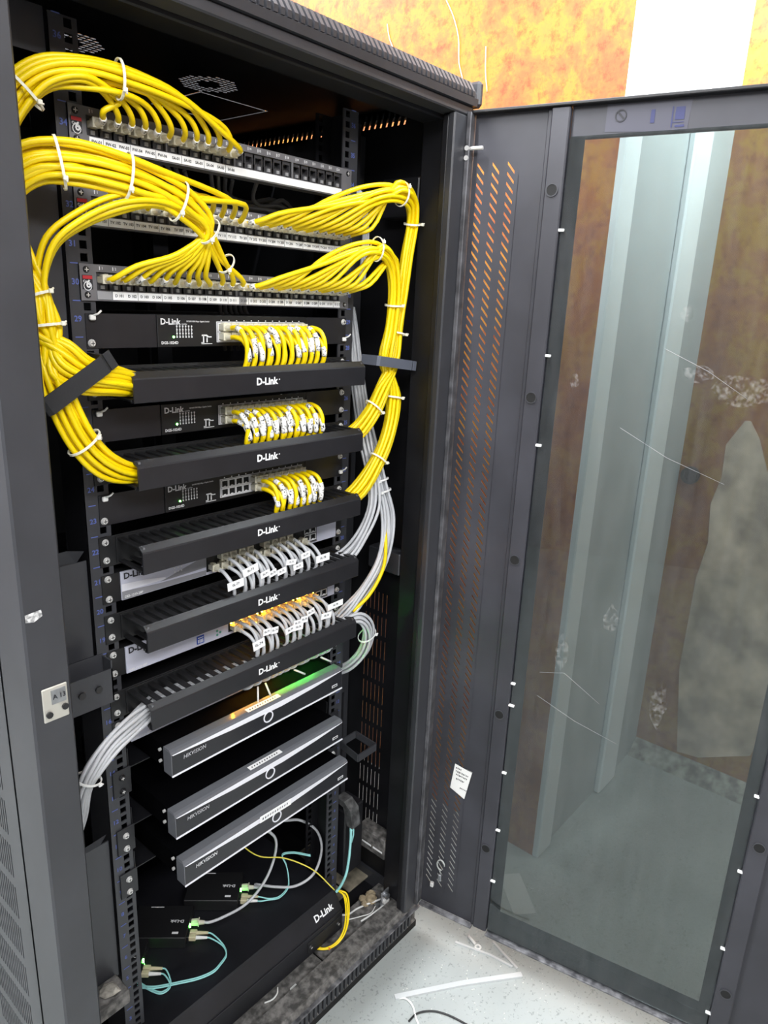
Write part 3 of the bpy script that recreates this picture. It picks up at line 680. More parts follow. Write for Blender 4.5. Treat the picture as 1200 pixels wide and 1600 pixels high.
# finger ducts with labelled covers
def _finger(b):
    b.cbox(-4.6, 4.6, -58, 0, -1.5, 1.5, .5); b.cbox(-6.2, 6.2, -60, -54, -1.9, 1.9, .6)
FINGER = shared('finger', _finger, PBLACK)
MZ = (1166.5, 1052.0, 934.0, 816.5, 692.5)
ML = ('first cable duct from the top, fed by yellow cables on its left end only',
      'second cable duct from the top, yellow cables entering at both its ends',
      'third cable duct from the top, with bare black fingers on its left half',
      'fourth cable duct from the top, under the upper silver switch',
      'fifth and lowest cable duct, just above the three recorders')
for z0, lab in zip(MZ, ML):
    t = thing('cable_duct', lab, 'cable duct', (241.3, -30, z0), 'finger cable ducts')
    b = MB(); b.cbox(0, 482.6, -1.6, .6, z0 - 3, z0 + 41, .4); b.cbox(24, 459, -3.5, -1.6, z0, z0 + 39, .4); obj('back_plate', b, PBLACK, t)
    b = MB(); b.prism([(-70, z0), (-70.5, z0 + 1), (-70.5, z0 + 29.5), (-69.5, z0 + 31.5), (-61, z0 + 39), (-60, z0 + 38), (-67.5, z0 + 31), (-68, z0 + 1)], 25, 458.5)
    b.prism([(-69.5, z0), (-62, z0 - 1), (-62, z0 + .6), (-68, z0 + 1.2)], 25, 458.5); cv = obj('cover', b, COVER, t)
    b = MB(); b.text('D-Link', 14.5, (242, -71, z0 + 17), (1, 0, 0), (0, 0, 1), bold=.035); b.text('.', 12, (266, -71, z0 + 22), (1, 0, 0), (0, 0, 1), bold=.03); obj('cover_lettering', b, WHITE, cv)
    for zz in (z0 + 35.5, z0 + 2.5):
        for k in range(26): inst('finger', FINGER, t, (31 + 16.9 * k, -3.5, zz))
    for x in (30, 454):
        b = MB(); b.box(x - 1.5, x + 1.5, -66, -58, z0 + 34, z0 + 37.4); obj('cover_clip', b, SCUFF_LIT, t)
    ear_screws(t, (9.5, 473.5), (z0 + 6.4, z0 + 33))

# silver switches
PXG = [182 + 17.4 * i for i in range(12)]; PXH = [222 + 16.6 * i for i in range(12)]
def silver_switch(z0, label, px, badge, led):
    t = thing('network_switch', label, 'network switch', (241.3, 100, z0), 'silver rack switches'); z1 = z0 + 43.5
    b = MB(); b.cbox(22, 461, 0, 220, z0, z1, .8); obj('case', b, PBLACK, t)
    for x0, x1 in ((0, 27), (467, 482.6)):
        b = MB(); b.cbox(x0, x1, -1.2, .8, z0, z1, .4); obj('rack_ear', b, PBLACK, t)
    b = MB(); b.cbox(28, 466.5, -3, 0, z0, z1, .6); obj('faceplate', b, LAV, t)
    x9 = px[0] - 9
    b = MB(); b.poly([(28.5, -3.2, z0 + 1), (x9, -3.2, z0 + 1), (x9, -3.2, z0 + 9), (90, -3.2, z0 + 10), (28.5, -3.2, z0 + 14)])
    b.poly([(90, -3.4, z0 + 12), (110, -3.4, z0 + 17), (x9 - 14, -3.4, z0 + 30), (x9, -3.4, z0 + 33), (x9, -3.4, z0 + 14), (x9 - 25, -3.4, z0 + 13)])
    if badge != 'blue': obj('face_wave', b, WAVE, t)
    b = MB(); b.poly([(28.5, -3.3, z0 + 13.5), (100, -3.3, z0 + 14), (100, -3.3, z0 + 17), (70, -3.3, z0 + 22), (28.5, -3.3, z0 + 25)])
    if badge != 'blue': obj('light_wave', b, LAV2, t)
    b = MB(); b.text('D-Link', 13, (32, -3.8, z0 + 36), (1, 0, 0), (0, 0, 1), align='LEFT', bold=.035); obj('logo_lettering', b, PRINTK, t)
    b = MB(); b.text('DES-1210-28P', 5, (32, -3.8, z0 + 4.6), (1, 0, 0), (0, 0, 1), align='LEFT', bold=.025)
    obj('model_lettering', b, PRINTW, t); b = MB()
    for q in ((118, 33), (116, 27), (122, 27), (128, 27), (116, 21), (122, 21), (128, 21)): b.cyl((q[0], -3.8, z0 + q[1]), 2.4 if q[1] == 33 else 1.2, .5, 'y', 8)
    obj('face_marks', b, PRINTW, t, kind='stuff')
    if badge == 'blue':
        b = MB(); b.cbox(x9 - 62, x9 - 48, -4, -3, z0 + 4, z0 + 18, .3); bb = obj('eco_badge', b, BLUE, t)
        b = MB()
        for k in range(4): b.box(x9 - 60 + 2.7 * k, x9 - 58.4 + 2.7 * k, -4.3, -4, z0 + 6, z0 + 12)
        b.box(x9 - 60, x9 - 50, -4.3, -4, z0 + 14, z0 + 15.4); obj('badge_marks', b, PRINTW, bb)
        b = MB()
        for q in ((x9 - 22, 8), (x9 - 22, 15), (x9 - 16, 11)): b.cyl((q[0], -3.8, z0 + q[1]), 2.2, .6, 'y', 8)
        obj('green_marks', b, mat('printed_green', (.08, .30, .22), .5), t)
    b = MB(); b.cbox(px[0] - 8.5, px[-1] + 42, -3.8, -3, z0 + 5, z0 + 38, .3); obj('port_field', b, PBLACK, t)
    for x in px:
        for dz in (13.5, 28): inst('port', PORTK, t, (x, -3.2, z0 + dz))
    for k in range(2):
        for dz in (13.5, 28): inst('port', PORT, t, (px[-1] + 17 + 15 * k, -3.9, z0 + dz))
    b = MB(); b.box(px[-1] + 24.2, px[-1] + 25.2, -5, -3.8, z0 + 6, z0 + 37); b.box(px[-1] + 8, px[-1] + 42, -4.6, -3.8, z0 + 3, z0 + 5); obj('port_trim', b, STEEL, t)
    if led:
        for i, x in enumerate(px[:led[1]]):
            for dz in (21, 35.5):
                b = MB(); b.box(x - 4.4, x - 1.6, -4.9, -3.2, z0 + dz - 1.4, z0 + dz + 1.4); b.box(x + 1.6, x + 4.4, -4.9, -3.2, z0 + dz - 1.4, z0 + dz + 1.4)
                obj('port_lamp', b, led[0](i), t)
    ear_screws(t, (9.5, 474.5), (z0 + 6.8, z0 + 37))
    return t
GZ = (875.0, 757.0, 640.0)
silver_switch(GZ[0], 'upper silver switch with a grey wave on its face, below the third duct', PXG, 'wave', None)
silver_switch(GZ[1], 'middle silver switch with a blue badge and orange port lights', PXH, 'blue', (lambda i: LEDO, 12))
silver_switch(GZ[2], 'lowest silver switch, mostly hidden behind the lowest duct, with green port lights', PXH, 'blue', (lambda i: LEDO2 if i < 6 else LEDG2, 12))

# video recorders
def recorder(z0, yf, xl, label, sticker, loose):
    t = thing('video_recorder', label, 'video recorder', (241.3, 100, z0), 'black video recorders'); z1 = z0 + 43; xr = xl + 370
    b = MB(); b.cbox(xl + 3, xr - 3, yf + 22, yf + 300, z0 + 1, z1 - 1, 1); obj('case', b, CASEK, t)
    b = MB(); b.prism([(yf, z0), (yf, z1 - 5), (yf + 3, z1 - 1.5), (yf + 8, z1), (yf + 22, z1), (yf + 22, z0)], xl, xr); obj('bezel', b, GLOSSK, t)
    b = MB(); b.prism([(yf - .4, z1 - 4.6), (yf + 2.2, z1 - 1.2), (yf + 7, z1 + .4), (yf + 22, z1 + .4), (yf + 22, z1 - .6), (yf + 8, z1 - .6), (yf + .6, z1 - 4.6)], xl - .3, xr + .3); obj('bezel_top', b, BEZT, t)
    b = MB(); b.prism([(yf - .3, z0 + .5), (yf - .3, z1 - 5), (yf + 3, z1 - 1), (yf + 21, z1 - 1), (yf + 21, z0 + .5)], xl - 1.2, xl - .1); obj('bezel_end', b, BEZT, t)
    b = MB(); y = yf - .6
    b.poly([(xl, y, z1 - 4.6), (xl + 2, y, z1 - 6.4), (xl + 110, y, z1 - 13), (xl + 220, y, z1 - 15.5), (xl + 300, y, z1 - 11.5), (xr - 2, y, z1 - 5.6), (xr, y, z1 - 4.6)])  # reflection on the upper chamfer painted as a pale wedge
    obj('wedge_highlight', b, BEZW, t)
    b = MB(); b.cbox(xl - 1, xr + 1, yf - 1.6, yf + 1, z0 - .6, z0 + 2, .4); obj('silver_trim', b, BEZW, t)
    b = MB(); b.ring((xl + 189, yf - 1.4, z0 + 20), 8.6, 10.6, 1.2, 'y', 26); obj('jog_ring', b, BEZW, t)
    b = MB(); b.text('HIKVISION', 9.4, (xl + 20, yf - .8, z0 + 25.5), (1, 0, 0), (.12, 0, .99), align='LEFT', bold=.012, sx=.92); obj('maker_lettering', b, mat('logo_grey', (.45, .45, .47), .4) if not loose else PRINTW, t)
    b = MB(); b.box(xr - 26, xr - 12, yf - .5, yf, z0 + 10, z0 + 15); u = obj('usb_port', b, PRINTW, t)
    b = MB(); b.box(xr - 24.6, xr - 13.4, yf - .8, yf - .5, z0 + 11.4, z0 + 13.6); obj('usb_slot', b, DARK, u)
    b = MB()
    sx0, sx1 = xl + 150, xl + 222
    if loose: q = [(sx0, yf - 1.6, z1 - 14), (sx1, yf - 1.6, z1 - 16), (sx1, yf - 1.6, z1 - 3), (sx0, yf - 1.6, z1 - 1)]
    else: q = [(sx0, yf + 4, z1 + .5), (sx1, yf + 4, z1 + .6), (sx1, yf + 14, z1 + 1.2), (sx0, yf + 14, z1 + 1.2)]
    b.poly(q); s_ = obj('name_sticker', b, WHITE, t)
    b = MB(); rr = random.Random(int(z0)); P = [Vector(c) for c in q]
    up = Vector((0, -.3, .3)) if not loose else Vector((0, -.4, 0))
    for k in range(11):
        f = (k + 1) / 13; g = f + .035
        b.poly([P[0].lerp(P[1], f).lerp(P[3].lerp(P[2], f), .3) + up, P[0].lerp(P[1], g).lerp(P[3].lerp(P[2], g), .3 + rr.uniform(0, .2)) + up, P[0].lerp(P[1], g).lerp(P[3].lerp(P[2], g), .7) + up, P[0].lerp(P[1], f).lerp(P[3].lerp(P[2], f), .55) + up])
    obj('sticker_marks', b, PRINTK, s_)
    for zz in (z0 + 12, z0 + 32):
        b = MB(); b.cyl((xl - .6, yf + 34, zz), 2.6, 3.6, 'x', 10); obj('side_screw', b, SILVER, t)
recorder(594.5, -66, 57, 'top black video recorder, orange and green light on its upper edge', True, False)
recorder(487.5, -74, 54, 'middle black video recorder with its label lying on the upper edge', True, False)
recorder(403.5, -88, 57, 'lowest black video recorder with its label stuck over the painted highlight wedge', True, True)
for z0 in (594.5, 487.5, 403.5):
    for x0, x1, s in ((22, 62, 1), (420, 460, -1)):
        e = 14 if s > 0 else 468
        t = thing('support_rail', 'black steel support rail under the %s recorder, %s side' % ({594.5: 'top', 487.5: 'middle', 403.5: 'lowest'}[z0], 'left' if s > 0 else 'right'), 'bracket', (e, 100, z0 - 2))
        b = MB(); b.cbox(x0, x1, 4, 330, z0 - 3, z0 - 1, .4); b.cbox(x0 if s > 0 else x1 - 2, x0 + 2 if s > 0 else x1, 2, 330, z0 - 3, z0 + 34, .4); obj('shelf_angle', b, BLACK, t)
        b = MB(); b.cbox(-6 + (0 if s > 0 else 464), 24 + (0 if s > 0 else 464), -3, -.4, z0 - 40, z0 + 6, .6); obj('mounting_tab', b, COVER, t)
        for zz in (z0 - 8, z0 - 32): inst('screw', BSCREW if z0 > 500 else SCREW, t, (8.75 if s > 0 else 474, -3, zz))

# wide flat fibre enclosure at the bottom, media converters standing on it
t = thing('fibre_enclosure', 'wide flat black fibre enclosure at the bottom of the rack', 'fibre enclosure', (241, 120, 0), None)
b = MB(); b.prism([(-62, -4), (-62, 44), (-58, 50), (-38, 78), (-34, 80), (300, 80), (300, -4)], 10, 455); obj('case', b, mat('enclosure_black', (.007, .007, .010), .5, noise=.3, nscale=12), t)
b = MB(); b.cbox(9, 456, -63.4, -60, 44.4, 47, .6); obj('front_edge', b, COVER, t)
n_ = Vector((0, -28, 20)).normalized(); v_ = Vector((0, 20, 28)).normalized()
b = MB(); b.text('D-Link', 19, (409, -50.5, 61.5), (1, 0, 0), tuple(v_), bold=.03); obj('case_lettering', b, WHITE, t)
b = MB(); b.cbox(352, 448, -64, -61, 6, 34, .8); obj('front_plate', b, PBLACK, t)
for x in (360, 440): inst('screw', BSCREW, t, (x, -64, 20))
for x in (-6, 455):
    b = MB(); b.cbox(x, x + 27, -2.5, -.3, -2, 80, .5); obj('rack_ear', b, PBLACK, t)
CONVX = ((305, 95, 'media converter farthest right, under the lowest recorder'), (180, 97, 'middle media converter on the black fibre enclosure'), (75, 94, 'leftmost media converter, half hidden behind the left rack rail'))
CU = Vector((.682, -.731, 0)); CW = Vector((-.731, -.682, 0))          # the converters stand turned, ports to the front right corner
for x, y, lab in CONVX:
    def CT(u, w, z, x=x, y=y): return tuple(Vector((x, y, z)) + CU * u + CW * w)
    t = thing('media_converter', 'small black ' + lab, 'media converter', (x - 40, y + 40, 81), 'media converters')
    b = MB(CT); b.cbox(-110, 0, -42, 36, 81, 106, 1); obj('case', b, PBLACK, t)
    b = MB(); b.text('D-Link', 9.5, CT(-24, -3, 106.4), tuple(-CU), tuple(CW), bold=.03); b.T = CT
    b.poly([(-84, -38, 106.4), (-58, -38, 106.4), (-58, -36, 106.4), (-84, -36, 106.4)]); b.poly([(-28, 22, 106.4), (-16, 22, 106.4), (-16, 27, 106.4), (-28, 27, 106.4)]); obj('top_lettering', b, PRINTW, t)
    b = MB(CT); b.box(0, 1, -22, -6, 84, 100); obj('ethernet_port', b, DARK, t)
    for k in range(3):
        b = MB(CT); b.box(0, 2, -2.5, .5, 86 + 6 * k, 89 + 6 * k); obj('status_lamp', b, LEDG, t)
    b = MB(CT); b.cbox(0, 4, 4, 27, 85, 98, .6); obj('optic_port', b, PBLACK, t)

# ---------------------------------------------------------------- cables
def bundle(P):
    """centre line control points (x, y, z, half height, half depth) -> points with a steady frame"""
    out = []
    for i, q in enumerate(P):
        p = Vector(q[:3]); a = Vector(P[max(i - 1, 0)][:3]); c = Vector(P[min(i + 1, len(P) - 1)][:3])
        t = (c - a).normalized(); d = Vector((0, 1, 0)); d = (d - t * d.dot(t)).normalized(); n = t.cross(d)
        out.append((p, n * q[3], d * q[4]))
    return out
def disk(k, n, ph=0.):
    r = sqrt((k + .5) / n); a = k * 2.39996 + ph; return r * cos(a), r * sin(a)
def along(B, i0, off, jit=0.):
    return [p + n * (off[0] + random.uniform(-jit, jit)) + d * (off[1] + random.uniform(-jit, jit)) for p, n, d in B[i0:]]
def cord(name, label, cat, group, pts, m, r=3.1, n=5, plugs=(), sleeves=(), sides=7, plugmesh=None):
    S, ix = catmull(pts, n)
    b = MB(); b.tube(S, r, sides); o = obj(name, b, m, None, tuple(pts[0]), label, cat, group)
    for p, rot in plugs: inst('plug', plugmesh or PLUG, o, tuple(p), rot)
    for i0, i1 in sleeves:
        a, c = int(i0 * n), int(i1 * n)
        b = MB(); b.tube(S[a:c + 1], r + .7, sides); obj('label_sleeve', b, SLEEVE, o)
    return o
BA = bundle([(220, -38, 1493, 5, 4), (171, -52, 1508, 9, 6), (109, -60, 1527, 13, 7), (44, -62, 1534, 16, 8), (-7, -57, 1532, 17, 8), (-45, -47, 1523, 18, 9), (-71, -35, 1498, 20, 10), (-92, -28, 1455, 18, 12), (-97, -28, 1394, 16, 12), (-86, -38, 1336, 17, 14), (-76, -46, 1301, 17, 14), (-73, -54, 1260, 19, 13)])
BB = bundle([(215, -40, 1323, 6, 5), (169, -62, 1354, 11, 6), (135, -82, 1384, 14, 7), (103, -90, 1404, 20, 8), (58, -92, 1421, 20, 10), (7, -90, 1431, 21, 11), (-38, -77, 1435, 22, 11), (-74, -60, 1429, 23, 12), (-106, -44, 1398, 21, 12), (-108, -38, 1352, 17, 12), (-86, -44, 1313, 14, 12), (-76, -52, 1292, 12, 12), (-73, -56, 1258, 20, 12)])
BC = bundle([(215, -40, 1323, 5, 4), (176, -60, 1350, 8, 5), (137, -80, 1386, 9, 6), (99, -87, 1400, 10, 6), (54, -92, 1408, 12, 6), (11, -88, 1400, 16, 6), (-30, -76, 1380, 17, 7), (-59, -62, 1352, 13, 8), (-71, -54, 1312, 9, 8), (-72, -55, 1285, 11, 9), (-72, -58, 1257, 16, 10)])
L1 = bundle([(-64, -64, 1225, 25, 11), (-37, -67, 1206, 21, 12), (4, -60, 1197, 17, 14), (52, -40, 1188, 14, 18)])
L2 = bundle([(-72, -60, 1209, 16, 10), (-62, -66, 1166, 17, 9), (-44, -67, 1126, 18, 9), (-12, -60, 1091, 17, 11), (44, -42, 1069, 13, 17)])
BD = bundle([(231, -40, 1407, 5, 4), (295, -56, 1418, 8, 6), (371, -72, 1443, 13, 8), (450, -78, 1467, 17, 9), (515, -74, 1480, 15, 9), (566, -66, 1472, 15, 10), (584, -58, 1442, 12, 9), (580, -52, 1384, 12, 9), (572, -50, 1318, 13, 10), (564, -50, 1263, 13, 10), (552, -52, 1201, 14, 10)])
BE = bundle([(242, -40, 1321, 5, 4), (296, -56, 1332, 8, 6), (359, -72, 1357, 12, 8), (425, -77, 1380, 15, 8), (480, -72, 1387, 14, 8), (526, -62, 1370, 13, 9), (546, -55, 1328, 10, 9), (545, -52, 1263, 11, 10), (534, -52, 1201, 13, 10)])
F1 = bundle([(524, -54, 1151, 15, 9), (495, -54, 1110, 17, 9), (466, -40, 1076, 15, 14)])
F2 = bundle([(562, -50, 1143, 14, 9), (552, -52, 1079, 15, 9), (518, -54, 1021, 16, 9), (468, -42, 962, 14, 16)])
RIGHT = Vector((1, 0, 0))
SPARE = set()
def duct_tail(xp, zp, M, off, side, lean=6.):
    """inside the duct, up through the fingers and into a switch port"""
    zi = M + 19 + 12 * off[0]; yi = -33 + 18 * off[1]; s = 1 if side == 'left' else -1
    j = random.uniform(-2, 2)
    return [(xp - s * 40, yi, zi), (xp - s * 8 + lean, -44, M + 24), (xp + lean + j, -52, M + 39), (xp + lean * .8 + j, -57, zp - 21), (xp + 2 + j, -50, zp - 4), (xp, -36, zp + 1), (xp, -24, zp)]
def panel_head(x, z, up=1.0):
    return [(x, -12, z), (x, -27, z + 1.5)]
def yellow(k, x, zj, B, i0, off, T, M, SW, xp, row, where, trunk_off, mid=()):
    pts = panel_head(x, zj) + list(mid) + along(B, i0, off, .10)
    pts += along(T, 0, trunk_off, .06)
    side = 'left' if T in (L1, L2) else 'right'
    zp = SW + (14, 27.5)[row]
    tail = duct_tail(xp, zp, M, trunk_off, side)
    n0 = len(pts); pts += tail; nn = len(pts)
    sl = []
    if random.random() < .72: a_ = nn - 4.6 + random.uniform(0, .8); sl.append((a_, a_ + random.uniform(.8, 1.6)))
    if random.random() < .7: sl.append((.8, 1.55))
    if random.random() < .25: sl.append((nn - 2.7, nn - 2.2))
    return cord('patch_cable', where, 'patch cord', 'yellow patch cords', pts, YELLOW, 3.6, 5, [((x, -1, zj), None), ((xp, -2, zp), None)], sl)
PN = ('top', 'middle', 'lowest')
ZJ = [z + 25.5 for z in PZ]
c1 = 0; c2 = 0; c3 = 0
# from the top panel, first twelve jacks
for i in range(12):
    x = JX[i]; k = c1; c1 += 1
    off = disk((i * 5) % 12, 12); to = disk((k * 7) % 24, 24, .5)
    i0 = next((q for q in range(len(BA)) if BA[q][0].x < x - 46), 0) if i < 11 else 0
    d = BA[i0][0]
    mid = [(x - 6, -40, ZJ[0] + 9)] if i < 11 else []
    if i0 > 0: mid.append((x - 20 if i else x + 12, -46, min(ZJ[0] + 22, d.z - 6)))
    yellow(k, x, ZJ[0], BA, i0, off, L1, MZ[0], SWZ[0], PXS[k % 12], k // 12, 'yellow patch cord in the %s jack from the left of the top patch panel' % ORD[i], to, mid)
# left half of the middle panel
for i in range(12):
    x = JX[i]; k = c1; c1 += 1
    off = disk((i * 7) % 24, 24, 1.); to = disk((k * 7) % 24, 24, .5)
    i0 = max(4, next((q for q in range(len(BB)) if BB[q][0].x < x - 55), 4))
    mid = [(x - 4, -42, ZJ[1] + 9), (x - 20, -62, ZJ[1] + 19)]
    yellow(k, x, ZJ[1], BB, i0, off, L1, MZ[0], SWZ[0], PXS[k % 12], k // 12, 'yellow patch cord in the %s jack from the left of the middle patch panel' % ORD[i], to, mid)
# left half of the lowest panel
for i in range(12):
    x = JX[i]; k = c2; c2 += 1
    inner = i < 4
    B = BC if inner else BB
    off = disk((i * 5) % 4, 4) if inner else disk((i * 7 + 3) % 24, 24, 1.); to = disk((k * 5) % 12, 12, .5)
    if i >= 9: i0, mid = 1, [(x - 4, -38, ZJ[2] + 8)]
    else: i0, mid = 2, [(x + (102 - x) * .30, -48, ZJ[2] + 12 + 2 * (8 - i) * .4), (x + (130 - x) * .68, -68, ZJ[2] + 36)]
    yellow(k, x, ZJ[2], B, i0, off, L2, MZ[1], SWZ[1], PXS[k], 0, 'yellow patch cord in the %s jack from the left of the lowest patch panel' % ORD[i], to, mid)
# right halves
for row, (B, T) in enumerate(((BD, F1), (BE, F2))):
    for i in range(12, 24):
        x = JX[i]
        off = disk((i * 5) % 12, 12, 2.); to = disk((i * 5) % 12, 12, .8)
        i0 = next((q for q in range(len(B)) if B[q][0].x > x + 55), len(B) - 6)
        d = B[i0][0]
        mid = [(x + 8, -42, ZJ[1 + row] + 6)] + ([(x + 28, -56, min(ZJ[1 + row] + 16, d.z - 4))] if i0 > 0 else [])
        if T is F1: xp, rw, M, SW = PXS[i - 12], 1, MZ[1], SWZ[1]
        else:
            xp, rw, M, SW = PXS[4 + (i - 12) % 8], (1, 0)[(i - 12) // 8], MZ[2], SWZ[2]
        yellow(i, x, ZJ[1 + row], B, i0, off, T, M, SW, xp, rw, 'yellow patch cord in the %s jack from the right of the %s patch panel' % (ORD[23 - i], PN[1 + row]), to, mid)
for i in range(4):                                     # remaining ports of the lowest black switch
    xp = PXS[8 + i]; zp = SWZ[2] + 14
    pts = [(440, -30 + 2 * i, MZ[2] + 16)] + duct_tail(xp, zp, MZ[2], (0.1 * i, .2), 'right')
    cord('patch_cable', 'short yellow patch cord, %s lower port from the right on the lowest black switch' % ORD[3 - i], 'patch cord', 'yellow patch cords', pts, YELLOW, 3.6, 5, [((xp, -2, zp), None)], [(3.2, 5.2)])

# grey cords from the silver switches
G4 = bundle([(460, -36, 845, 13, 15), (491, -48, 880, 16, 10), (522, -50, 935, 17, 9), (526, -38, 994, 14, 9), (530, -15, 1051, 15, 10), (546, 15, 1106, 16, 10), (552, 60, 1290, 12, 10)])
G5 = bundle([(451, -36, 726, 13, 15), (493, -52, 768, 16, 9), (541, -56, 826, 18, 9), (557, -52, 901, 18, 9), (546, -40, 967, 16, 10), (541, -16, 1038, 16, 10), (549, 15, 1106, 14, 10), (556, 66, 1290, 12, 10)])
G6 = bundle([(448, -40, 716, 10, 12), (477, -58, 722, 12, 8), (507, -58, 690, 16, 8), (517, -42, 634, 15, 8), (507, -10, 588, 14, 8), (500, 40, 560, 12, 8)])
G7 = bundle([(40, -40, 710, 12, 15), (2, -60, 712, 17, 10), (-42, -72, 702, 17, 9), (-69, -72, 676, 14, 9), (-77, -62, 648, 11, 8), (-80, -40, 590, 12, 8), (-82, -10, 520, 10, 8)])
FLAGS = {}
def grey_tail(xp, zp, M, off, side, y0):
    s = 1 if side == 'left' else -1; lean = 9; j = random.uniform(-3, 3)
    zi = M + 19 + 11 * off[0]; yi = -32 + 17 * off[1]
    return [(xp - s * 40, yi, zi), (xp + lean + 2, -40, M + 22), (xp + lean + j, -54, M + 38), (xp + lean * .8 + j, -54, zp - 22), (xp + 4 + j, -45, zp - 8), (xp + .5, -33, zp - 1), (xp, -24, zp)]
def flag(o, p, w, h, tilt, txt):
    u = Vector((cos(tilt), -.15, sin(tilt))).normalized(); v = Vector((-sin(tilt), -.1, cos(tilt))).normalized(); p = Vector(p); n = Vector((0, -.8, 0))
    b = MB(); a = [p, p + u * w, p + u * w + v * h, p + v * h]
    i = [b.p(*(q + n * e)) for e in (0, 1) for q in a]
    for f in ((0, 1, 2, 3), (4, 7, 6, 5), (0, 4, 5, 1), (1, 5, 6, 2), (2, 6, 7, 3), (3, 7, 4, 0)): b.face([i[k] for k in f])
    f = obj('flag_label', b, WHITE, o)
    b = MB(); b.text(txt, h * .42, tuple(p + u * w * .5 + v * h * .55 + n * 1.5), tuple(u), tuple(v), bold=.02, sx=.9); obj('flag_lettering', b, PRINTK, f)
rg = random.Random(11)
n4 = 0
for i in range(12):
    for row in (0, 1):
        if (row == 1 and i in (0, 5, 10, 11)) : continue
        xp = PXG[i]; zp = GZ[0] + (13.5, 28)[row]; off = disk(n4 % 18, 18)
        t_ = grey_tail(xp, zp, MZ[3], off, 'right', 0)
        if n4 % 5 < 2: pts = [tuple(q) for q in along(G4, 0, disk(n4 // 2, 9, .3), .1)][::-1] + t_
        else: pts = [(444, -34 + 14 * off[1], MZ[3] + 18 + 9 * off[0])] + t_
        o = cord('patch_cable', 'grey patch cord in the %s %s port from the left of the upper silver switch' % (ORD[i], ('lower', 'upper')[row]), 'patch cord', 'grey patch cords', pts, GREYC, 3.0, 5, [((xp, -3, zp), None)])
        if n4 in (0, 2, 5, 7, 9, 11, 12, 15, 18):
            big = n4 in (0, 2, 18)
            flag(o, (xp - (15 if n4 == 0 else 2), -66, zp - rg.uniform(16, 26)), 28 if big else rg.uniform(14, 21), 14 if big else rg.uniform(9, 13), rg.uniform(-.1, .35), '0L-%d' % rg.randint(70, 79))
        n4 += 1
n5 = 0
for i in range(12):
    for row in (0, 1):
        if row == 1 and i in (3, 8, 11): continue
        xp = PXH[i]; zp = GZ[1] + (13.5, 28)[row]; off = disk(n5 % 20, 20)
        if n5 < 6: pts = [tuple(q) for q in along(G7, 0, disk(n5, 6, .7), .12)][::-1] + grey_tail(xp, zp, MZ[4], off, 'left', 0)
        elif n5 % 2: pts = [tuple(q) for q in along(G5, 0, disk(n5 - 7 >> 1, 8, .3), .12)][::-1] + grey_tail(xp, zp, MZ[4], off, 'right', 0)
        else: pts = [tuple(q) for q in along(G6, 0, disk((n5 - 6) >> 1, 8, .1), .12)][::-1] + grey_tail(xp, zp, MZ[4], off, 'right', 0)
        o = cord('patch_cable', 'grey patch cord in the %s %s port from the left of the middle silver switch' % (ORD[i], ('lower', 'upper')[row]), 'patch cord', 'grey patch cords', pts, GREYC, 3.0, 5, [((xp, -3, zp), None)])
        if n5 in (0, 3, 5, 7, 9, 10, 12, 14, 16, 19):
            big = n5 in (0, 16, 19)
            flag(o, (xp - (6 if n5 == 0 else 3), -66, zp - rg.uniform(13, 22)), 34 if n5 == 19 else 22 if big else rg.uniform(13, 20), 17 if n5 == 0 else 12, rg.uniform(-.05, .3), '0L-%d' % rg.randint(70, 79))
        n5 += 1
# three more cords in the right hand grey bundle and the left one, and the single yellow one
for k in range(7):
    pts = [tuple(q) for q in along(G5, 0, disk(k, 7, 2.2), .15)][::-1] + [(430, -34 + 4 * k, MZ[4] + 18), (395, -30 + 4 * k, MZ[4] + 16)]
    cord('patch_cable', 'grey cord of the bundle hanging right of the lower ducts', 'patch cord', 'grey cords right of the ducts', pts, GREYC, 3.0, 5)
for k in range(6):
    pts = [tuple(q) for q in along(G7, 0, disk(k, 6, 2.4), .12)][::-1] + [(70, -30 + 4 * k, MZ[4] + 18), (120, -30 + 4 * k, MZ[4] + 16)]
    cord('patch_cable', 'grey cord of the bundle leaving the left end of the lowest duct', 'patch cord', 'grey cords left of the lowest duct', pts, GREYC, 3.0, 5)
pts = [(470, -50, 735), (500, -64, 765), (530, -70, 812), (540, -66, 850), (548, -50, 905), (549, -10, 1010), (556, 66, 1290)]
cord('patch_cable', 'single yellow cord among the grey cables right of the fourth duct', 'patch cord', None, pts, YELLOW, 3.6, 6)
# stubs on the lowest silver switch, seen under the lowest duct
for i in range(12):
    xp = PXH[i]; zp = GZ[2] + 28; j = rg.uniform(-4, 4)
    pts = [(xp, -22, zp), (xp + j, -36, zp - 1), (xp + 6 + j, -47, zp + 6), (xp + 9, -46, zp + 16), (xp + 11, -42, MZ[4] + 8)]
    o = cord('patch_cable', 'grey patch cord in the %s port from the left of the lowest silver switch' % ORD[i], 'patch cord', 'grey patch cords', pts, GREYC, 3.0, 5, [((xp, -3, zp), None)])
    if i in (1, 2, 6, 10):
        a = radians(-100 if i == 1 else -75 if i == 2 else -35)
        b = MB(); b.tube([(xp + 2, -46, zp - 2), (xp + 2 + 26 * cos(a), -52, zp - 2 + 26 * sin(a))], 1.9, 4); obj('tie_tail', b, NYLON, o)

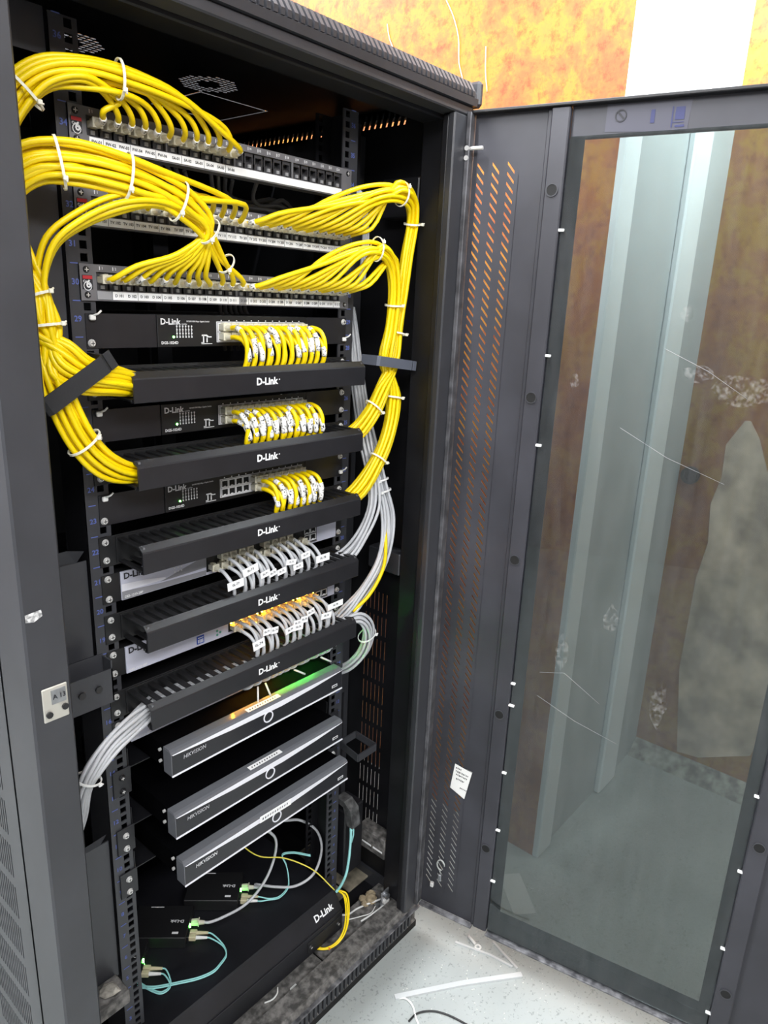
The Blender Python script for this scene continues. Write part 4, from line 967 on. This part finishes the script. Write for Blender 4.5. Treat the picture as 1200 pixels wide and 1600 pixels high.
# cable ties and straps round the bundles
def hoop(name, label, cat, group, B, i, f, m, w, extra=1.0, tail=True):
    p = B[i][0].lerp(B[i + 1][0], f); n = B[i][1].lerp(B[i + 1][1], f); d = B[i][2].lerp(B[i + 1][2], f)
    t = n.cross(d).normalized(); nl = n.length + 4.6 * extra; dl = d.length + 4.6 * extra; nu = n.normalized(); du = d.normalized()
    b = MB(); N = 22; R = []
    for k in range(N):
        a = 2 * pi * k / N; q = p + nu * (nl * cos(a)) + du * (dl * sin(a)); o_ = (nu * cos(a) / nl + du * sin(a) / dl).normalized()
        R.append([b.p(*(q + t * s + o_ * h)) for s, h in ((-w, 0), (w, 0), (w, 1.3), (-w, 1.3))])
    for k in range(N):
        A, C = R[k], R[(k + 1) % N]
        for e in range(4): b.face((A[e], A[(e + 1) % 4], C[(e + 1) % 4], C[e]))
    o = obj(name, b, m, None, tuple(p), label, cat, group)
    if tail:
        q = p + nu * nl * .6 - du * dl * .9
        b = MB(); b.cbox(q.x - 2.6, q.x + 2.6, q.y - 4, q.y, q.z - 2.6, q.z + 2.6, .8); b.tube([q, q + nu * 4 - du * 3 + t * 2], 1.1, 5); obj('tie_head', b, m, o)
    return o
for lab, B, i, f in (
    ('white cable tie round the yellow bundle above the top patch panel', BA, 3, .2), ('white cable tie on the top yellow bundle where it meets the left post', BA, 5, .75),
    ('white cable tie at the crest of the big yellow arc, next to the left post', BB, 6, .3), ('white cable tie at the middle of the big yellow arc', BB, 4, .75), ('white cable tie round the right shoulder of the big yellow arc', BB, 3, .35),
    ('white cable tie low on the big yellow arc, beside the TV labels', BB, 1, .9), ('white cable tie just above the lowest patch panel on the yellow arc', BB, 0, .7),
    ('white cable tie at the narrow waist of the left yellow trunk', BB, 10, .9), ('white cable tie on the left yellow trunk, above the black strap', BB, 11, .9),
    ('white cable tie below the black strap, on cables going to the second duct', L2, 2, .05),
    ('white cable tie at the top bend of the right yellow bundle', BD, 4, .35), ('upper white cable tie below the top bend of the right yellow bundle', BD, 6, .1), ('white cable tie on the arch of yellow cords right of the lowest patch panel', BE, 3, .9),
    ('white cable tie where the two right yellow bundles meet', BE, 6, .45), ('white cable tie on the right yellow trunk, above the grey strap', BD, 9, .2),
    ('white cable tie below the grey strap on the right yellow trunk', F2, 0, .1), ('white cable tie on yellow cords entering the second duct from the right', F1, 0, .7), ('white cable tie on yellow cords entering the third duct from the right', F2, 1, .9)):
    hoop('cable_tie', lab, 'cable tie', 'white cable ties', B, i, f, TIE, 1.5)
for lab, B, i, f in (('upper of two white ties round the right grey bundle', G5, 4, .15), ('lower of two white ties round the right grey bundle', G5, 3, .85), ('white tie round the grey loop below the fifth duct', G6, 2, .3), ('white tie round the grey bundle left of the lowest duct', G7, 3, .5)):
    hoop('cable_tie', lab, 'cable tie', 'white cable ties', B, i, f, NYLON, 1.6, 1.2)
b = MB()                                               # hook and loop straps
def strap(name, label, m, p, a, half, w, dep):
    u = Vector((cos(a), 0, sin(a))); v = Vector((-sin(a), 0, cos(a))); p = Vector(p); b = MB(); y0, y1 = p.y - dep, p.y + dep
    prof = [(-half, y0 + 4), (-half + 5, y0), (half - 5, y0), (half, y0 + 4), (half, y1), (half - 2, y1), (half - 2, y0 + 5), (half - 6, y0 + 2), (-half + 6, y0 + 2), (-half + 2, y0 + 5), (-half + 2, y1), (-half, y1)]
    b.T = lambda s_, y, q: tuple(Vector((p.x, 0, p.z)) + u * s_ + v * q + Vector((0, y, 0)))
    b.prism(prof, -w, w, 'z'); o = obj(name, b, m, None, tuple(p), label, 'strap')
    b = MB(b.T); b.cbox(half - 1, half + 9, y0 + 1, y0 + 3, -w, w, .4); obj('strap_end', b, m, o)
strap('cable_strap', 'black hook-and-loop strap tilted across the left yellow trunk', VELK, (-54, -66, 1196), radians(32), 47, 11, 19)
strap('cable_strap', 'grey hook-and-loop strap round the right yellow trunk', VELG, (540, -52, 1200), radians(-7), 50, 8.5, 20)

# dark cables behind the panels, grey ones behind the right rail
for k in range(9):
    y = 70 + 11 * (k % 4); z = 1448 + 5 * (k // 3) - 3 * (k % 3)
    cord('rear_cable', 'dark cable running behind the gap between the top two patch panels', 'cable', 'dark cables behind the top panels', [(150 + 22 * k, y - 20, 1476), (190 + 18 * k, y, z), (300 + 8 * k, y + 8, z - 8), (400, y + 4, z - 10 + 2 * k), (470, y + 30, z - 30)], DGREYC, 3.2, 5)
for k in range(6):
    cord('rear_cable', 'dark cable hanging behind the gap under the lowest patch panel', 'cable', 'dark cables under the lowest panel', [(255 + 9 * k, 50, 1310), (262 + 10 * k, 66, 1284), (280 + 12 * k, 84, 1262), (296 + 14 * k, 100, 1215)], DGREYC, 3.2, 4)
for k in range(3):
    cord('rear_cable', 'pale grey cable looping out behind the right rack rail beside the top panels', 'cable', 'pale grey cables behind the right rail', [(496 + 4 * k, 66, 1492), (512 + 5 * k, 40, 1500), (532 + 5 * k, 24, 1480), (543 + 5 * k, 22, 1440), (546 + 6 * k, 24, 1396), (545 + 6 * k, 30, 1330)], GREYC, 3.0, 5)

# ---------------------------------------------------------------- low cables, fibres, floor litter
def rz(a): return (0, 0, a)
for (x, y, lab), P in zip(CONVX[:2], ([(341, 91, 90), (368, 56, 88), (397, 23, 92), (437, 10, 105), (483, 32, 130), (488, 54, 160), (461, 78, 190), (412, 86, 215), (380, 110, 230)], [(242, 72, 90), (294, 61, 94), (344, 60, 120), (377, 67, 160), (382, 72, 195), (370, 84, 215), (350, 110, 225)])):
    e = Vector((x, y, 92)) - CW * 14
    o = cord('network_cable', 'grey network cable looping from the %s media converter' % ('far right' if x > 200 else 'middle'), 'network cable', None, [tuple(e + CU * 26), tuple(e + CU * 36)] + P, GREYC, 3.0, 6)
    inst('plug', PLUG, o, tuple(e + CU * 2), rz(radians(43)))
for k in range(6):
    c = (345, 130 + 6 * k, 300 - 5 * k); R_ = 60 + 6 * k
    cord('network_cable', 'grey cable of the coil hanging under the lowest recorder', 'network cable', 'coiled grey cables', [(c[0] + R_ * cos(a), c[1] + 12 * sin(a * 2), c[2] + R_ * .62 * sin(a)) for a in [pi * 1.05 + q * pi / 7 for q in range(8)]], GREYC, 3.0, 5)
def fibre(label, conv, P):
    o = None
    for k in (0, 1):
        e = Vector((conv[0], conv[1], 91)) + CW * (10 + 11 * k)
        pts = [tuple(e + CU * 36), tuple(e + CU * 44 + Vector((0, 0, -1)))] + [(q[0] - 3 * k, q[1] - 4 * k, q[2] + 1.5 * k) for q in P]
        if o is None: o = cord('fibre_cable', label, 'fibre cable', 'aqua fibre cables', pts, TEAL, 1.5, 6, sides=6)
        else: b = MB(); b.tube(catmull(pts, 6)[0], 1.5, 6); obj('second_strand', b, TEAL, o)
        b = MB(lambda u, w, z: tuple(e + CU * u + CW * w + Vector((0, 0, z)))); b.cbox(3, 17, -4.4, 4.4, -5, 5, 1); obj('connector_body', b, FERR, o)
        b = MB(lambda u, w, z: tuple(e + CU * u + CW * w + Vector((0, 0, z)))); b.cyl((17, 0, 0), 3.8, 22, 'x', 8, 2.4); obj('connector_boot', b, NYLON if k else FERR, o)
    return o
fibre('aqua fibre cable from the far right media converter', CONVX[0], [(338, 42, 88), (357, 32, 86), (387, 37, 88), (401, 51, 95), (411, 70, 110), (413, 85, 125), (428, 72, 130), (451, 35, 130)])
fibre('aqua fibre cable from the middle media converter looping back to the left', CONVX[1], [(206, 22, 84), (197, 2, 84), (177, -6, 84), (160, -9, 84), (134, -1, 84), (103, 18, 84), (66, 44, 84), (47, 67, 84)])
fibre('aqua fibre cable from the leftmost media converter, folded by the rail', CONVX[2], [(88, 24, 84), (70, 24, 84), (58, 50, 84), (52, 76, 84)])
cord('fibre_cable', 'thick aqua fibre cable dropping from the black trough at the right rail', 'fibre cable', None, [(520, -16, 214), (518, -22, 186), (515, -24, 147), (509, -26, 111), (500, -28, 84), (475, -38, 80), (452, -46, 84)], TEAL, 3.0, 6)
for k in range(3): 
    cord('fibre_cable', 'thin aqua strand at the mouth of the black trough', 'fibre cable', 'thin aqua strands', [(517 + 4 * k, -12, 212), (520 + 3 * k, -20, 196), (525, -24, 176), (524 - 3 * k, -20, 150)], TEAL, 1.4, 5, sides=6)
cord('fibre_cable', 'thin pale yellow fibre crossing behind the aqua cable to the enclosure', 'fibre cable', None, [(262, 90, 300), (290, 70, 240), (330, 60, 190), (380, 40, 165), (425, 0, 130), (452, -40, 84)], YFIBRE, 1.4, 6, sides=6)
for k, (dx, dz) in enumerate(((0, 0), (5, 3), (-4, 6), (3, -4))):
    cord('fibre_cable', 'yellow fibre strand drooping in front of the right end of the enclosure', 'fibre cable', 'yellow fibre strands', [(p[0] + dx * f, p[1] + k, p[2] + dz * f) for p, f in zip([(459, -47, 80), (463, -61, 74), (458, -75, 45), (441, -84, 8), (419, -82, -6), (398, -70, -12), (382, -52, -10), (366, -28, -8)], (.3, 1, 1, .8, .5, .3, .6, 1.6))], YFIBRE if k == 3 else YELLOW, 1.8, 6, sides=6)
b = MB(); b.cyl((402, -74, -11), 3.4, 6, 'x', 8); obj('orange_clip', b, mat('orange_clip', (.8, .25, .03), .5), None, (404, -74, -12), 'small orange clip on the drooping yellow fibres', 'clip')
# bits lying in the base of the cabinet
for lab, P in (('white wire stub arching over the base plate by the floor latch', [(600, -60, -30), (570, -44, -34), (540, -30, -38), (515, -26, -38), (500, -14, -38)]), ('white wire stub with frayed end on the base plate', [(612, -76, -36), (580, -74, -30), (545, -66, -36), (520, -60, -38)]),
               ('thin frayed white wire crossing the base plate', [(500, -34, -38), (530, -52, -37), (552, -62, -37), (575, -56, -37)])):
    cord('wire_stub', lab, 'wire', None, P, NYLON, 2.2 if 'thin' not in lab else 1.2, 5, sides=6)
t = thing('floor_latch', 'zinc latch bracket standing on the base plate beside the right post', 'latch', (587, -70, -40))
b = MB(); b.cbox(575, 601, -72, -69, -40, 8, 1); b.cbox(575, 601, -72, -50, -40, -37, .8); obj('bracket', b, STEEL, t)
b = MB(); b.cyl((588, -81, -4), 7, 9, 'y', 14); obj('roller', b, STEEL, t)
b = MB(); b.ring((588, -79, -20), 5, 8.6, 7, 'y', 14); obj('collar', b, SILVER, t)
def lump(name, label, c, r, m, seed, sz=.6, group=None, cat='rubble'):
    rr = random.Random(seed); b = MB(); rows = []
    for i in range(1, 5):
        th = pi * i / 5; rows.append([b.p(c[0] + r * sin(th) * cos(2 * pi * k / 8) * rr.uniform(.75, 1.2), c[1] + r * sin(th) * sin(2 * pi * k / 8) * rr.uniform(.75, 1.2), c[2] + r * sz * (1 + cos(th)) * rr.uniform(.85, 1.05)) for k in range(8)])
    for A, C in zip(rows, rows[1:]):
        for k in range(8): b.face((A[k], A[(k + 1) % 8], C[(k + 1) % 8], C[k]))
    b.face(rows[0][::-1]); b.face(rows[-1]); obj(name, b, m, None, c, label, cat, group)
for k, (x, y, r) in enumerate(((580, -38, 15), (562, -34, 10), (592, -26, 12), (570, -22, 10))):
    lump('mineral_lump', 'pale ochre lump of debris behind the floor latch', (x, y, -41), r, OCHRE, k, .5, 'ochre lumps')
cord('wire_scrap', 'white wire scrap lying on the dusty left base plate', 'wire', None, [(246, -52, -38), (262, -58, -38), (276, -56, -36), (284, -48, -34)], NYLON, 1.6, 5, sides=6)
b = MB(); b.cbox(300, 316, -72, -66, -40, -36, 1); obj('plastic_scrap', b, NYLON, None, (308, -69, -40), 'white plastic scrap on the base plate near the sill', 'scrap')
lump('foam_scrap', 'grey dusty foam scrap on the lower brace beside the left rail', (-46, -20, 222), 16, mat('dusty_foam', (.34, .32, .28), .9, noise=.4, nscale=60), 9, .3, None, 'scrap')
# litter on the floor in front of the door
Z = FLOOR
def stripx(name, label, P, w, h, m, cat='offcut', group=None):
    b = MB()
    for (x0, y0), (x1, y1) in zip(P, P[1:]):
        d = Vector((x1 - x0, y1 - y0, 0)); n = Vector((-d.y, d.x, 0)).normalized() * w
        q = [Vector((x0, y0, Z + .3)) - n, Vector((x1, y1, Z + .3)) - n, Vector((x1, y1, Z + .3)) + n, Vector((x0, y0, Z + .3)) + n]
        i = [b.p(*(c + Vector((0, 0, e)))) for e in (0, h) for c in q]
        for f in ((0, 3, 2, 1), (4, 5, 6, 7), (0, 1, 5, 4), (1, 2, 6, 5), (2, 3, 7, 6), (3, 0, 4, 7)): b.face([i[k] for k in f])
    obj(name, b, m, None, (P[0][0], P[0][1], Z), label, cat, group)
PVC = mat('white_offcut', (.56, .58, .58), .5)
stripx('trunking_offcut', 'long white trunking strip lying across the floor', [(467, -208), (590, -294), (696, -378)], 5.5, 5, PVC)
stripx('trunking_offcut', 'narrow white strip lying beside the door, pointing to the crossing', [(666, -222), (692, -300), (700, -352)], 2.4, 3, PVC)
stripx('trunking_offcut', 'narrow white strip leaning in from the door sill', [(726, -285), (716, -318), (704, -362)], 2.4, 3, PVC)
cord('wire_scrap', 'white wire curl at the left end of the long strip', 'wire', None, [(470, -214, Z + 3), (480, -226, Z + 3), (478, -246, Z + 3), (461, -269, Z + 3), (455, -280, Z + 3)], NYLON, 2.2, 5, sides=6)
cord('wire_scrap', 'black wire lying on the floor at the lower edge', 'wire', None, [(446, -262, Z + 3), (470, -264, Z + 3), (496, -284, Z + 3), (510, -310, Z + 3), (520, -350, Z + 3), (524, -380, Z + 3)], PBLACK, 1.9, 5, sides=6)
t = thing('cable_lug', 'pale ring cable lug lying near the door', 'cable lug', (694, -254, Z))
b = MB(); b.ring((690, -268, Z + .5), 4, 8, 2.5, 'z', 14); obj('ring', b, NYLON, t)
b = MB(); b.tube([(692, -260, Z + 3), (698, -236, Z + 4)], 3.4, 8); obj('barrel', b, NYLON, t)
stripx('paper_offcut', 'flat pale card sheet lying behind the glass door', [(930, -205), (846, -300)], 28, 1, mat('card', (.55, .56, .55), .8), 'card')
stripx('paper_offcut', 'thin white paper scrap by the door bottom edge', [(770, -372), (782, -428)], 10, .8, PAPER, 'paper')
rr = random.Random(5)
b = MB()
for k in range(260):
    u, v = rr.random(), rr.random()
    x = 470 + 330 * u; y = -190 - 330 * v
    if k > 150: x = 900 + 560 * u * u + 60 * v; y = -242 - 200 * v * v
    s = rr.uniform(.8, 2.6); a = rr.uniform(0, 3)
    b.prism([(x + s * cos(a + q * 2.1), y + s * .8 * sin(a + q * 2.1)) for q in range(3)], Z, Z + s * .7, 'z')
obj('plaster_crumbs', b, mat('crumbs', (.62, .63, .6), .9), None, (600, -300, Z), 'scattered white plaster crumbs on the concrete floor', 'debris', None, 'stuff')
